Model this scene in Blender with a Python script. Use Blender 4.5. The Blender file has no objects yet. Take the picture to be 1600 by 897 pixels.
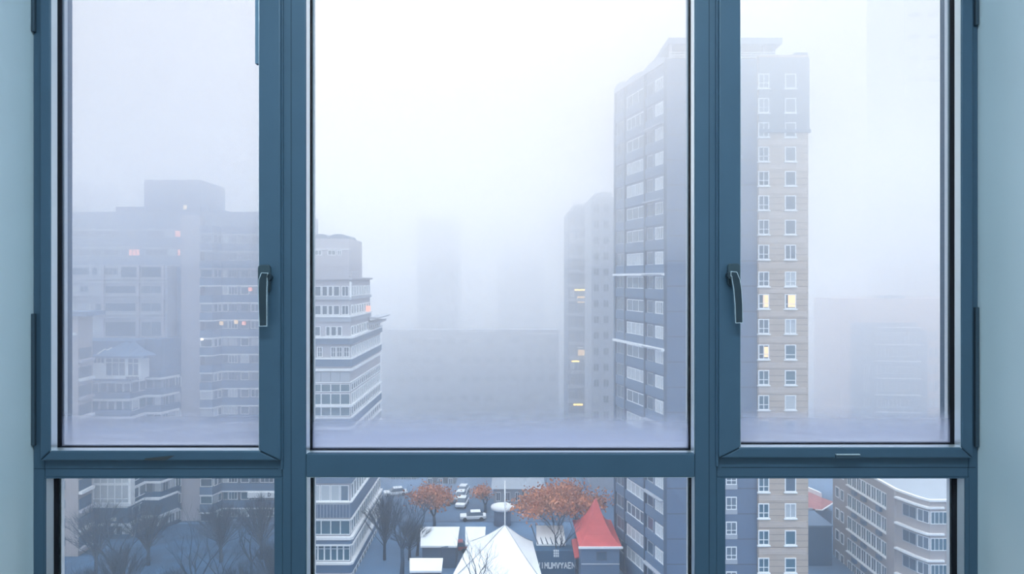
import bpy, math, random
from mathutils import Vector, Matrix
random.seed(7)
S = bpy.context.scene
C = S.collection

# ------------------------------------------------------------------ camera, sky, fog settings, exposure
F = 1067.0            # focal length in pixels of a 1600 px wide frame
HX, HY = 800.0, 435.0 # vanishing point of the view axis in the photograph
EYE = 1.60            # eye height above the room floor
GROUND = -38.4        # street level, twelve storeys below the room
cam = bpy.data.cameras.new('camera')
cam.sensor_width = 36.0
cam.lens = F / 1600.0 * 36.0
cam.shift_y = (HY - 448.5) / 1600.0
cam.clip_start, cam.clip_end = 0.05, 3000
co = bpy.data.objects.new('camera', cam); C.objects.link(co)
co.location = (0, 0, EYE); co.rotation_euler = (math.pi/2, 0, 0)
S.camera = co

SKY_STRENGTH = 0.99
lamp = bpy.data.lights.new('room_fill_light', 'AREA'); lamp.shape = 'RECTANGLE'; lamp.size = 1.6; lamp.size_y = 0.5  # unseen fill light added under the ceiling to brighten walls and frame
lamp.energy = 52.0; lamp.color = (0.66, 0.88, 1.0)
lo = bpy.data.objects.new('room_fill_light', lamp); C.objects.link(lo); lo.location = (0, 0.1, 3.27)
FOG_HIGH, FOG_MIDDLE, FOG_EYE, FOG_LOW, FOG_FAR = 0.020, 0.0105, 0.0055, 0.0010, 0.027     # scattering per metre in the three fog banks
FOG_FORWARD = 0.75                                      # fog droplets scatter mostly forward
FOG_COLOR = (0.990, 0.990, 0.998)
S.view_settings.view_transform = 'Standard'
S.view_settings.look = 'None'
S.view_settings.gamma = 1.0
S.view_settings.use_curve_mapping = False
S.view_settings.exposure = 0.0
cy = S.cycles
cy.max_bounces = 16; cy.diffuse_bounces = 4; cy.glossy_bounces = 3; cy.transmission_bounces = 6
cy.volume_bounces = 12; cy.transparent_max_bounces = 24
cy.caustics_reflective = False; cy.caustics_refractive = False
cy.sample_clamp_indirect = 6.0
cy.use_adaptive_sampling = True; cy.adaptive_threshold = 0.02; cy.adaptive_min_samples = 16
cy.use_denoising = True
try:
    cy.denoiser = 'OPENIMAGEDENOISE'; cy.denoising_input_passes = 'RGB_ALBEDO_NORMAL'
except Exception: pass

W = bpy.data.worlds.new('overcast_sky'); S.world = W; W.use_nodes = True
nt = W.node_tree; nt.nodes.clear()
out = nt.nodes.new('ShaderNodeOutputWorld'); bg = nt.nodes.new('ShaderNodeBackground')
tc = nt.nodes.new('ShaderNodeTexCoord')
nrm = nt.nodes.new('ShaderNodeVectorMath'); nrm.operation = 'NORMALIZE'
nt.links.new(tc.outputs['Generated'], nrm.inputs[0])
dot = nt.nodes.new('ShaderNodeVectorMath'); dot.operation = 'DOT_PRODUCT'
d = Vector((-0.12, 1.0, 0.42)).normalized()
dot.inputs[1].default_value = d
nt.links.new(nrm.outputs[0], dot.inputs[0])
rmp = nt.nodes.new('ShaderNodeValToRGB')
rmp.color_ramp.interpolation = 'EASE'
e = rmp.color_ramp.elements
e[0].position = 0.0; e[0].color = (0.68, 0.73, 0.77, 1)
e[1].position = 1.0; e[1].color = (1.05, 1.02, 1.03, 1)
m_ = e.new(0.80); m_.color = (0.72, 0.755, 0.79, 1)
nt.links.new(dot.outputs['Value'], rmp.inputs[0])
sz = nt.nodes.new('ShaderNodeSeparateXYZ'); nt.links.new(nrm.outputs[0], sz.inputs[0])
zl = nt.nodes.new('ShaderNodeMapRange'); zl.inputs['From Min'].default_value = 0.35; zl.inputs['From Max'].default_value = 0.95
zl.inputs['To Min'].default_value = 1.0; zl.inputs['To Max'].default_value = 4.9; zl.interpolation_type = 'SMOOTHSTEP'
nt.links.new(sz.outputs['Z'], zl.inputs['Value'])     # an overcast sky is brightest overhead
vm = nt.nodes.new('ShaderNodeVectorMath'); vm.operation = 'SCALE'
nt.links.new(rmp.outputs[0], vm.inputs[0]); nt.links.new(zl.outputs[0], vm.inputs['Scale'])
nt.links.new(vm.outputs[0], bg.inputs[0]); bg.inputs[1].default_value = SKY_STRENGTH
nt.links.new(bg.outputs[0], out.inputs[0])

# ------------------------------------------------------------------ materials
def mat(name, col, rough=0.7, spec=0.3, metal=0.0, noise=0.0, nscale=3.0, bump=0.0, emit=None, estr=0.0, lines=None):
    m = bpy.data.materials.new(name); m.use_nodes = True
    n = m.node_tree; b = n.nodes['Principled BSDF']
    b.inputs['Base Color'].default_value = (*col, 1)
    b.inputs['Roughness'].default_value = rough
    b.inputs['Metallic'].default_value = metal
    b.inputs['Specular IOR Level'].default_value = spec
    src = None
    if noise or bump:
        t = n.nodes.new('ShaderNodeTexCoord'); z = n.nodes.new('ShaderNodeTexNoise')
        z.inputs['Scale'].default_value = nscale; z.inputs['Detail'].default_value = 4
        n.links.new(t.outputs['Object'], z.inputs['Vector'])
        if noise:
            r = n.nodes.new('ShaderNodeValToRGB')
            r.color_ramp.elements[0].position = 0.3; r.color_ramp.elements[1].position = 0.7
            r.color_ramp.elements[0].color = (*[max(0, c*(1-noise)) for c in col], 1)
            r.color_ramp.elements[1].color = (*[min(1, c*(1+noise)) for c in col], 1)
            n.links.new(z.outputs['Fac'], r.inputs[0]); n.links.new(r.outputs[0], b.inputs['Base Color'])
            src = r.outputs[0]
        if bump:
            bp = n.nodes.new('ShaderNodeBump'); bp.inputs['Strength'].default_value = bump
            bp.inputs['Distance'].default_value = 0.01
            n.links.new(z.outputs['Fac'], bp.inputs['Height']); n.links.new(bp.outputs[0], b.inputs['Normal'])
    if lines:                      # horizontal cladding joints: (spacing m, joint share, joint colour)
        sp, sh, lc = lines
        t = n.nodes.new('ShaderNodeTexCoord'); sx = n.nodes.new('ShaderNodeSeparateXYZ')
        n.links.new(t.outputs['Object'], sx.inputs[0])
        a = n.nodes.new('ShaderNodeMath'); a.operation = 'DIVIDE'; a.inputs[1].default_value = sp
        n.links.new(sx.outputs['Z'], a.inputs[0])
        f = n.nodes.new('ShaderNodeMath'); f.operation = 'FRACT'; n.links.new(a.outputs[0], f.inputs[0])
        l = n.nodes.new('ShaderNodeMath'); l.operation = 'LESS_THAN'; l.inputs[1].default_value = sh
        n.links.new(f.outputs[0], l.inputs[0])
        mx = n.nodes.new('ShaderNodeMix'); mx.data_type = 'RGBA'
        n.links.new(l.outputs[0], mx.inputs['Factor'])
        mx.inputs['A'].default_value = (*col, 1); mx.inputs['B'].default_value = (*lc, 1)
        if src: n.links.new(src, mx.inputs['A'])
        n.links.new(mx.outputs['Result'], b.inputs['Base Color'])
    if emit:
        b.inputs['Emission Color'].default_value = (*emit, 1); b.inputs['Emission Strength'].default_value = estr
    return m

M = {}
M['wall'] = mat('painted_plaster', (0.78, 0.86, 0.90), 0.85, noise=0.03, nscale=2.0, bump=0.05)
M['floor'] = mat('floor_wood', (0.22, 0.20, 0.18), 0.5, noise=0.2)
M['frame'] = mat('slate_blue_aluminium', (0.068, 0.125, 0.185), 0.42, 0.5, noise=0.04, nscale=6)
M['frame_groove'] = mat('frame_groove', (0.03, 0.05, 0.07), 0.6)
M['bead'] = mat('white_bead', (0.92, 0.95, 0.97), 0.3, 0.5, metal=0.65)
M['gasket'] = mat('black_rubber', (0.008, 0.010, 0.016), 0.7, 0.2)
M['spacer'] = mat('spacer_bar', (0.78, 0.84, 0.88), 0.4, 0.5)
M['handle'] = mat('black_lacquered_metal', (0.02, 0.035, 0.05), 0.28, 0.6)
M['handle_rim_light'] = mat('pale_handle_rim_light', (0.92, 0.95, 0.97), 0.22, 0.6, metal=0.8)  # pale metal outline that stands in for the rim light on the lever
M['rosette'] = mat('dark_rosette', (0.05, 0.08, 0.10), 0.4, 0.5)
M['rail_grey'] = mat('pale_grey_strip', (0.19, 0.29, 0.39), 0.5)
M['hinge'] = mat('hinge_cover', (0.06, 0.09, 0.12), 0.45)

def glass_mat(name, mist):
    """thin double-glazing pane; MIST is (left, right, base, centre strength) of the condensation on it"""
    m = bpy.data.materials.new(name); m.use_nodes = True
    n = m.node_tree; n.nodes.clear(); L = n.links
    o = n.nodes.new('ShaderNodeOutputMaterial')
    tr = n.nodes.new('ShaderNodeBsdfTransparent'); tr.inputs[0].default_value = (0.965, 0.968, 0.975, 1)
    gl = n.nodes.new('ShaderNodeBsdfGlossy'); gl.inputs['Roughness'].default_value = 0.02
    fr = n.nodes.new('ShaderNodeFresnel'); fr.inputs[0].default_value = 1.35
    mx = n.nodes.new('ShaderNodeMixShader')
    L.new(fr.outputs[0], mx.inputs[0]); L.new(tr.outputs[0], mx.inputs[1]); L.new(gl.outputs[0], mx.inputs[2])
    last = mx.outputs[0]
    if mist:
        x_hi, base_hi, body = mist       # height of the misty bottom band, its strength, strength over the body of the pane
        tl = n.nodes.new('ShaderNodeBsdfTranslucent'); tl.inputs[0].default_value = (0.61, 0.66, 0.79, 1)
        g = n.nodes.new('ShaderNodeTexCoord'); sp = n.nodes.new('ShaderNodeSeparateXYZ')
        L.new(g.outputs['Object'], sp.inputs[0])
        z = n.nodes.new('ShaderNodeTexNoise'); z.inputs['Scale'].default_value = 3.5; z.inputs['Detail'].default_value = 5
        mp = n.nodes.new('ShaderNodeMapping'); mp.inputs['Scale'].default_value = (1, 1, 2.2)
        L.new(g.outputs['Object'], mp.inputs[0]); L.new(mp.outputs[0], z.inputs['Vector'])
        ns = n.nodes.new('ShaderNodeMath'); ns.operation = 'MULTIPLY_ADD'; ns.inputs[1].default_value = 0.02; ns.inputs[2].default_value = -0.01
        L.new(z.outputs['Fac'], ns.inputs[0])
        ad = n.nodes.new('ShaderNodeMath'); ad.operation = 'ADD'
        L.new(sp.outputs['Z'], ad.inputs[0]); L.new(ns.outputs[0], ad.inputs[1])
        mr = n.nodes.new('ShaderNodeMapRange'); mr.interpolation_type = 'SMOOTHSTEP'
        mr.inputs['From Min'].default_value = x_hi*0.2; mr.inputs['From Max'].default_value = x_hi
        mr.inputs['To Min'].default_value = base_hi; mr.inputs['To Max'].default_value = body
        L.new(ad.outputs[0], mr.inputs['Value'])
        m2 = n.nodes.new('ShaderNodeMixShader')
        L.new(mr.outputs[0], m2.inputs[0]); L.new(last, m2.inputs[1]); L.new(tl.outputs[0], m2.inputs[2])
        last = m2.outputs[0]
    L.new(last, o.inputs['Surface'])
    return m

# ------------------------------------------------------------------ mesh helpers
ORG = {}
class MB:
    def __init__(s): s.v = []; s.f = []; s.m = []; s.sm = []
    def face(s, pts, mi=0, smooth=False):
        i = len(s.v); s.v += [tuple(p) for p in pts]; s.f.append(tuple(range(i, i+len(pts)))); s.m.append(mi); s.sm.append(smooth)
    def hexa(s, p, mi=0):          # p: 8 points, bottom 4 (counter-clockwise) then top 4
        i = len(s.v); s.v += [tuple(q) for q in p]
        for q in ((0,3,2,1),(4,5,6,7),(0,1,5,4),(1,2,6,5),(2,3,7,6),(3,0,4,7)):
            s.f.append(tuple(i+k for k in q)); s.m.append(mi); s.sm.append(False)
    def box(s, x0, x1, y0, y1, z0, z1, mi=0):
        s.hexa([(x0,y0,z0),(x1,y0,z0),(x1,y1,z0),(x0,y1,z0),(x0,y0,z1),(x1,y0,z1),(x1,y1,z1),(x0,y1,z1)], mi)
    def prism(s, poly, z0, z1, mi=0):      # poly counter-clockwise from above
        i = len(s.v); k = len(poly)
        s.v += [(x, y, z0) for x, y in poly] + [(x, y, z1) for x, y in poly]
        s.f.append(tuple(i+j for j in reversed(range(k)))); s.m.append(mi); s.sm.append(False)
        s.f.append(tuple(i+k+j for j in range(k))); s.m.append(mi); s.sm.append(False)
        for j in range(k):
            a, b = j, (j+1) % k
            s.f.append((i+a, i+b, i+k+b, i+k+a)); s.m.append(mi); s.sm.append(False)
    def ribbon(s, pl, z0, z1, t, mi=0):    # wall of thickness t behind a plan polyline (left to right seen from the front)
        off = []
        for j in range(len(pl)):
            a = Vector(pl[max(j-1, 0)]); b = Vector(pl[min(j+1, len(pl)-1)])
            dd = (b-a).normalized(); nn = Vector((-dd.y, dd.x))
            off.append((pl[j][0]+nn.x*t, pl[j][1]+nn.y*t))
        for j in range(len(pl)-1):
            a, b, c, e_ = pl[j], pl[j+1], off[j+1], off[j]
            s.hexa([(*a,z0),(*b,z0),(*c,z0),(*e_,z0),(*a,z1),(*b,z1),(*c,z1),(*e_,z1)], mi)
    def tube(s, pts, rad, k=8, mi=0, caps=True):
        rings = []
        for j, p in enumerate(pts):
            p = Vector(p); a = Vector(pts[max(j-1,0)]); b = Vector(pts[min(j+1,len(pts)-1)])
            dd = (b-a).normalized()
            up = Vector((0,0,1)) if abs(dd.z) < 0.9 else Vector((1,0,0))
            x = dd.cross(up).normalized(); y = dd.cross(x).normalized()
            r = rad[j] if isinstance(rad, (list, tuple)) else rad
            base = len(s.v)
            for q in range(k):
                an = 2*math.pi*q/k
                s.v.append(tuple(p + x*r*math.cos(an) + y*r*math.sin(an)))
            rings.append(base)
        for j in range(len(rings)-1):
            for q in range(k):
                a, b = rings[j]+q, rings[j]+(q+1) % k
                c, e_ = rings[j+1]+(q+1) % k, rings[j+1]+q
                s.f.append((a, e_, c, b)); s.m.append(mi); s.sm.append(True)
        if caps:
            s.f.append(tuple(rings[0]+q for q in range(k))); s.m.append(mi); s.sm.append(False)
            s.f.append(tuple(rings[-1]+q for q in reversed(range(k)))); s.m.append(mi); s.sm.append(False)
    def sweep(s, path, prof, mi=0, k=None):    # rectangular section prof=(w,d) swept along points in a plane of constant y
        pass
    def build(s, name, mats, parent=None, bevel=0.0, seg=2, loc=None):
        me = bpy.data.meshes.new(name)
        PO = Vector(ORG.get(parent.name, (0,0,0))) if parent else Vector((0,0,0))
        L = Vector(loc) if loc is not None else PO
        me.from_pydata([tuple(Vector(v)-L) for v in s.v], [], s.f)
        for m in (mats if isinstance(mats, (list, tuple)) else [mats]): me.materials.append(m)
        me.polygons.foreach_set('material_index', s.m)
        me.polygons.foreach_set('use_smooth', s.sm)
        me.update()
        o = bpy.data.objects.new(name, me); C.objects.link(o)
        if parent: o.parent = parent
        elif loc is not None: o.location = L
        if parent and loc is not None: o.location = L - PO
        ORG[o.name] = L
        if bevel:
            md = o.modifiers.new('bevel', 'BEVEL'); md.width = bevel; md.segments = seg; md.limit_method = 'ANGLE'
        return o

def thing(name, label, cat, loc, group=None):
    o = bpy.data.objects.new(name, None); C.objects.link(o); o.location = loc
    o['label'] = label; o['category'] = cat; ORG[o.name] = Vector(loc)
    if group: o['group'] = group
    o.empty_display_size = 0.2
    return o
def tag(o, label=None, cat=None, group=None, kind=None):
    if label: o['label'] = label
    if cat: o['category'] = cat
    if group: o['group'] = group
    if kind: o['kind'] = kind
    return o
def X(px, Y): return (px-HX)*Y/F
def Z(py, Y): return EYE-(py-HY)*Y/F
def P(px, py, Y): return Vector((X(px, Y), Y, Z(py, Y)))

# ------------------------------------------------------------------ the room and the window
YW, YG = 1.780, 1.806          # inner face of the frame, inner face of the glass
XL, XR = X(50, YW), X(1530, YW)
ZT = 3.10                      # top of the window opening
ZB = 0.30                      # bottom of the window opening
m = MB(); m.box(XL-0.30, XL, -3.2, 1.862, 0, 3.3); tag(m.build('wall_left', M['wall']), kind='structure', label='pale blue grey side wall meeting the window frame on the left')
m = MB(); m.box(XR, XR+0.30, -3.2, 1.862, 0, 3.3); tag(m.build('wall_right', M['wall']), kind='structure', label='pale blue grey side wall meeting the window frame on the right')
m = MB(); m.box(XL-0.3, XR+0.3, -3.5, -3.2, 0, 3.3); tag(m.build('wall_back', M['wall']), kind='structure', label='back wall of the room')
m = MB(); m.box(XL, XR, YW-0.02, 1.862, 0, ZB); tag(m.build('wall_front', M['wall']), kind='structure', label='low parapet wall below the window')
m = MB(); m.box(XL, XR, YW-0.02, 1.862, ZT, 3.3); tag(m.build('wall_top', M['wall']), kind='structure', label='lintel above the window')
m = MB(); m.box(XL-0.3, XR+0.3, -3.5, 1.862, -0.2, 0); tag(m.build('floor', M['floor']), kind='structure', label='room floor')
m = MB(); m.box(XL-0.3, XR+0.3, -3.5, 1.862, 3.3, 3.5); tag(m.build('ceiling', M['wall']), kind='structure', label='room ceiling')

def xw(px): return X(px, YW)
def zw(py): return Z(py, YW)
FD = 1.86                      # outer side of the profiles

def frame_rect(name, x0, x1, z0, z1, w, ya, yb, parent, material, bev=0.003):
    """four mitred bars; w = (left, right, bottom, top) widths"""
    l, r, b, t = w; m = MB()
    o = [(x0, z0), (x1, z0), (x1, z1), (x0, z1)]; i = [(x0+l, z0+b), (x1-r, z0+b), (x1-r, z1-t), (x0+l, z1-t)]
    for j in range(4):
        a, bb, c, d_ = o[j], o[(j+1) % 4], i[(j+1) % 4], i[j]
        m.hexa([(a[0], ya, a[1]), (bb[0], ya, bb[1]), (bb[0], yb, bb[1]), (a[0], yb, a[1]),
                (d_[0], ya, d_[1]), (c[0], ya, c[1]), (c[0], yb, c[1]), (d_[0], yb, d_[1])])
    return m.build(name, material, parent, bevel=bev)

def glazing(parent, x0, x1, z0, z1, glass, ya=YW+0.004, s=0.002, yg=1.830):
    """bead, black gasket and pane set in the opening x0..x1, z0..z1 (front edges of the bead)"""
    m = MB(); yb = ya+(yg-ya)*0.55
    o = [(x0, z0), (x1, z0), (x1, z1), (x0, z1)]; i = [(x0+s, z0+s), (x1-s, z0+s), (x1-s, z1-.001), (x0+s, z1-.001)]
    g = [(x0-0.01, z0-0.01), (x1+0.01, z0-0.01), (x1+0.01, z1+0.01), (x0-0.01, z1+0.01)]
    for j in range(4):
        k = (j+1) % 4
        m.hexa([(g[j][0], ya+.002, g[j][1]), (g[k][0], ya+.002, g[k][1]), (g[k][0], yb, g[k][1]), (g[j][0], yb, g[j][1]),
                (o[j][0], ya, o[j][1]), (o[k][0], ya, o[k][1]), (i[k][0], yb, i[k][1]), (i[j][0], yb, i[j][1])])
    bo = m.build('glazing_bead', M['bead'], parent); bo['label'] = 'white glazing bead'
    gk = frame_rect('gasket', x0-0.008, x1+0.008, z0-0.008, z1+0.008, (0.008+s+.0008,)*3+(.0085,), yb+.0005, yg-0.0005, parent, M['gasket'], 0)
    gk['label'] = 'black rubber gasket'
    m = MB(); m.box(x0-0.004, x1+0.004, yg, yg+0.006, z0-0.004, z1+0.004)
    m.build('glass_pane', glass, parent, loc=((x0+x1)/2, yg, z0))
    sb = frame_rect('spacer_bar', x0-0.006, x1+0.006, z0-0.006, z1+0.006, (0.0085+s,)*3+(.009,), yg+0.007, yg+0.020, parent, M['spacer'], 0)
    sb['label'] = 'pale spacer bar between the panes'

G_LEFT = glass_mat('misted_glass_left', (0.105, 0.62, 0.235))
G_MID = glass_mat('misted_glass_centre', (0.115, 0.72, 0.05))
G_RIGHT = glass_mat('misted_glass_right', (0.105, 0.66, 0.04))
G_LOW = glass_mat('clear_glass', None)

wf = thing('window_1', 'slate blue window frame filling the wall, three tall lights over three low ones', 'window', (0, YW, ZB))
wf['kind'] = 'structure'
# fixed outer frame: jambs, mullions, transom, head, bottom rail
m = MB(); m.box(XL, xw(68), YW+.004, FD, ZB, ZT); m.build('jamb', M['frame'], wf, 0.003)
m = MB(); m.box(xw(1515), XR, YW+.004, FD, ZB, ZT); m.build('jamb', M['frame'], wf, 0.003)
TZ0, TZ1 = zw(747), zw(718)
m = MB(); m.box(xw(441), xw(478), YW, FD, ZB, ZT)
m.build('mullion', M['frame'], wf, 0.003)
m = MB(); m.box(xw(1086), xw(1120), YW, FD, ZB, ZT); m.build('mullion', M['frame'], wf, 0.003)
m = MB(); m.box(xw(68), xw(441), YW+.004, FD, TZ0, TZ1-.0005); m.build('transom', M['frame'], wf, 0.003)
m = MB(); m.box(xw(478), xw(1086), YW+.001, FD, TZ0+.001, zw(709)); m.build('transom', M['frame'], wf, 0.003)
m = MB(); m.box(xw(1120), xw(1515), YW+.004, FD, TZ0, zw(714)-.0005); m.build('transom', M['frame'], wf, 0.003)
for a, b in ((68, 441), (478, 1086), (1120, 1515)):
    m = MB(); m.box(xw(a), xw(b), YW+.004, FD, ZT-0.05, ZT); m.build('head_rail', M['frame'], wf, 0.003)
    m = MB(); m.box(xw(a), xw(b), YW+.004, FD, ZB, ZB+0.06); m.build('bottom_rail', M['frame'], wf, 0.003)
# slim raised cover strips and shadow grooves on the mullions and the transom
for px, z0_, z1_ in ((455, ZB, ZT), (1108, ZB, ZT)):
    m = MB(); m.box(xw(px)-.0007, xw(px)+.0007, YW-.0006, YW+.003, z0_+.01, z1_-.01); m.build('groove', M['frame_groove'], wf)
for a, b, py in ((52, 434, 733), (484, 1082, 727), (1128, 1526, 731)):
    m = MB(); m.box(xw(a), xw(b), YW+.003, YW+.005, zw(py)-.0006, zw(py)+.0006); m.build('groove', M['frame_groove'], wf)
for a, b, c_, d_ in ((441, 747, 428, 735), (1120, 747, 1134, 736)):
    pass
# fixed glazing: centre pane and the three low panes
glazing(wf, xw(478), xw(1085), zw(709.5), ZT-0.05, G_MID)
glazing(wf, xw(479), xw(1086), ZB+0.06, zw(747), G_LOW)
frame_rect('inner_frame', xw(68), xw(441), ZB+.058, zw(746.5), (xw(70)-xw(68), xw(441)-xw(428), .01, .003), YW+.002, FD-.002, wf, M['frame'])
glazing(wf, xw(70), xw(428.5), ZB+0.068, zw(748.5), G_LOW, YW+.006, .003)
frame_rect('inner_frame', xw(1120), xw(1515), ZB+.058, zw(746.5), (xw(1134)-xw(1120), xw(1515)-xw(1509), .01, .003), YW+.002, FD-.002, wf, M['frame'])
glazing(wf, xw(1133.5), xw(1509), ZB+0.068, zw(748.5), G_LOW, YW+.006, .003)

def sash(x0, x1, z0, z1, in0, in1, inz, label, glass, handle, hside):
    t = thing('window_sash', label, 'window sash', ((x0+x1)/2, YW, z0))
    frame_rect('sash_frame', x0, x1, z0, z1, (in0-x0, x1-in1, inz-z0, 0.05), YW-0.014, FD-.004, t, M['frame'], 0.004)
    # dark rebate between sash and fixed frame
    frame_rect('rebate_seal', x0-.0016, x1+.0016, z0-.0016, z1+.0016, (.004,)*4, YW-.001, YW+.008, t, M['gasket'], 0)
    # thin mitre joints at the lower corners
    for ax, az, bx, bz in ((x0, z0, in0, inz), (x1, z0, in1, inz)):
        m = MB(); a = Vector((ax, YW-.0143, az)); b = Vector((bx, YW-.0143, bz)); dd = (b-a).normalized(); n_ = Vector((-dd.z, 0, dd.x))*.0005
        a += dd*.005; b -= dd*.005
        m.hexa([a-n_, b-n_, b-n_+Vector((0,.004,0)), a-n_+Vector((0,.004,0)), a+n_, b+n_, b+n_+Vector((0,.004,0)), a+n_+Vector((0,.004,0))])
        m.build('mitre_joint', M['frame_groove'], t)
    # bead step: same opening, glazing set from the sash face
    glazing(t, in0, in1, inz, z1-0.05, glass, YW-.012, .002, YG)
    # inner return of the sash between its face and the bead is part of sash_frame
    return t
SZ1 = ZT-0.052
sl = sash(xw(68), xw(441), zw(718), SZ1, xw(85), xw(407), zw(702), 'opening sash left of the wide middle pane, handle on its right stile', G_LEFT, None, 1)
sr = sash(xw(1121), xw(1515), zw(714), SZ1, xw(1155), xw(1496), zw(697), 'opening sash right of the wide middle pane, handle on its left stile', G_RIGHT, None, -1)

def handle(parent, rx, rz, rw, rh, path, widths, name='window_handle'):
    """rosette plate with a bent lever; path = [(px, py)], widths in px, all at the sash face"""
    ys = YW-0.014
    m = MB(); x0, x1 = rx; z0, z1 = rz
    # rounded plate
    k = []; r = 0.009
    for cx_, cz_, a0 in ((x1-r, z1-r, 0), (x0+r, z1-r, 90), (x0+r, z0+r, 180), (x1-r, z0+r, 270)):
        for q in range(0, 91, 18): k.append((cx_+r*math.cos(math.radians(a0+q)), cz_+r*math.sin(math.radians(a0+q))))
    n_ = len(k); i0 = len(m.v)
    m.v += [(p[0], ys, p[1]) for p in k] + [(p[0], ys-.010, p[1]) for p in k]
    m.f.append(tuple(i0+n_+j for j in range(n_))); m.m.append(0); m.sm.append(False)
    m.f.append(tuple(i0+j for j in reversed(range(n_)))); m.m.append(0); m.sm.append(False)
    for j in range(n_):
        m.f.append((i0+j, i0+(j+1) % n_, i0+n_+(j+1) % n_, i0+n_+j)); m.m.append(0); m.sm.append(False)
    h = m.build('window_handle', M['rosette'], parent, 0.0015)
    h['label'] = 'dark lever handle on its rounded plate'
    # neck
    yl = ys-.034
    nx, nz = path[0]
    def lever(mb, grow, y0, y1):
        L_, R_ = [], []
        for j, (px, pz) in enumerate(path):
            a = Vector(path[max(j-1,0)]); b = Vector(path[min(j+1,len(path)-1)]); dd = (b-a).normalized(); nn = Vector((-dd.y, dd.x))
            w = widths[j]/2+grow
            ex = dd*(-grow if j == 0 else grow if j == len(path)-1 else 0)
            c = Vector((px, pz))+ex
            L_.append(c+nn*w); R_.append(c-nn*w)
        for j in range(len(path)-1):
            a, b, c, d_ = L_[j], L_[j+1], R_[j+1], R_[j]
            mb.hexa([(a.x, y0, a.y), (b.x, y0, b.y), (c.x, y0, c.y), (d_.x, y0, d_.y), (a.x, y1, a.y), (b.x, y1, b.y), (c.x, y1, c.y), (d_.x, y1, d_.y)])
    m = MB(); lever(m, 0, yl-.0005, yl+.010)
    lv = m.build('lever', M['handle'], h)
    m = MB(); lever(m, 0.0017, yl+.001, yl+.009)
    ed = m.build('lever_rim_highlight', M['handle_rim_light'], h); ed['label'] = 'pale metal outline imitating the rim light on the lever'
    m = MB(); m.tube([(nx, ys-.009, nz-.004), (nx, yl+.005, nz-.004)], 0.0085, 16); m.build('neck', M['handle'], h)
    return h
YH = YW-0.048
def hp(px, py): return (X(px, YH), Z(py, YH))
handle(sl, (xw(408), xw(427)), (zw(457), zw(414)), 0, 0,
       [hp(416, 431), hp(412.5, 429.5), hp(410.6, 438), hp(410.0, 452), hp(410.2, 480), hp(410.8, 509)], [.014, .0155, .019, .019, .018, .0165])
handle(sr, (xw(1133), xw(1152)), (zw(447), zw(412)), 0, 0,
       [hp(1143, 428), hp(1147.5, 428), hp(1150.5, 438), hp(1152.8, 452), hp(1154.5, 475), hp(1155.2, 504)], [.010, .014, .017, .017, .0165, .0155])
m = MB(); m.box(xw(399.5), xw(406.6), YW-.004, YW+.012, zw(100), SZ1-.05); es = m.build('edge_strip', M['rail_grey'], sl); es['label'] = 'pale grey strip along the upper edge of the glass'
# hinge covers on the jambs, drain cap and slot plate
for px0, px1, py0, py1 in ((50.5, 56, 490, 696), (1522.5, 1528, 480, 698)):
    m = MB(); m.box(xw(px0), xw(px1), YW-.006, YW+.003, zw(py1), zw(py0)); m.build('hinge_cover', M['hinge'], wf, 0.0015)
for px0, px1, py0, py1 in ((50.5, 56, -120, 50), (1522.5, 1528, -120, 40)):
    m = MB(); m.box(xw(px0), xw(px1), YW-.006, YW+.003, zw(py1), zw(py0)); m.build('hinge_cover', M['hinge'], wf, 0.0015)
m = MB(); m.box(xw(1301), xw(1338), YW-.019, YW-.0135, zw(713.5), zw(708)); m.build('drain_cap', M['hinge'], sr, 0.0008)
m = MB(); m.box(xw(1301), xw(1338), YW-.0205, YW-.0135, zw(708), zw(706.6)); lb = m.build('drain_cap_lip', M['bead'], sr); lb['label'] = 'bright lip of the drain cap'
m = MB()
a = [(xw(229), zw(717)), (xw(264), zw(717)), (xw(277), zw(709.5)), (xw(256), zw(711.5)), (xw(232), zw(714))]
m.v += [(p[0], YW-.0135, p[1]) for p in a]+[(p[0], YW-.0155, p[1]) for p in a]
m.f += [tuple(range(5, 10)), (4,3,2,1,0)] + [(j, (j+1) % 5, 5+(j+1) % 5, 5+j) for j in range(5)]; m.m += [0]*7; m.sm += [False]*7
m.build('drain_cap', mat('brown_grey_cap', (0.07, 0.075, 0.08), 0.6), sl)
# raised edge strip on the stile next to the mullion (both sashes)
m = MB(); m.box(xw(439.5), xw(443), YW-.006, YW+.002, zw(733), SZ1); m.build('cover_strip', M['frame'], wf, 0.001)
m = MB(); m.box(xw(1118), xw(1122.5)-.001, YW-.006, YW-.0005, zw(728), SZ1); m.build('cover_strip', M['frame'], wf, 0.001)

# ------------------------------------------------------------------ fog banks
def fog(name, z0, z1, dens, y0=4.0, y1=320):
    m = MB(); m.box(-260, 260, y0, y1, z0, z1)
    mt = bpy.data.materials.new('fog_'+name); mt.use_nodes = True; n = mt.node_tree; n.nodes.clear()
    o = n.nodes.new('ShaderNodeOutputMaterial'); v = n.nodes.new('ShaderNodeVolumeScatter')
    v.inputs['Color'].default_value = (*FOG_COLOR, 1); v.inputs['Density'].default_value = dens
    v.inputs['Anisotropy'].default_value = FOG_FORWARD
    n.links.new(v.outputs[0], o.inputs['Volume'])
    ob = m.build('fog_bank', mt)
    ob['kind'] = 'stuff'; ob['category'] = 'fog'; ob['label'] = {'low': 'thin fog hanging between the buildings near the street',
        'eye': 'fog bank at the height of the window', 'veil': 'thickest fog above and behind the far blocks', 'middle': 'fog thickening just above the height of the window', 'far': 'dense fog beyond the street, hiding the distant blocks', 'high': 'thick fog swallowing the tops of the towers'}[name]
    return ob
fog('low', GROUND-0.5, -12, FOG_LOW, 4, 118)
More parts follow.
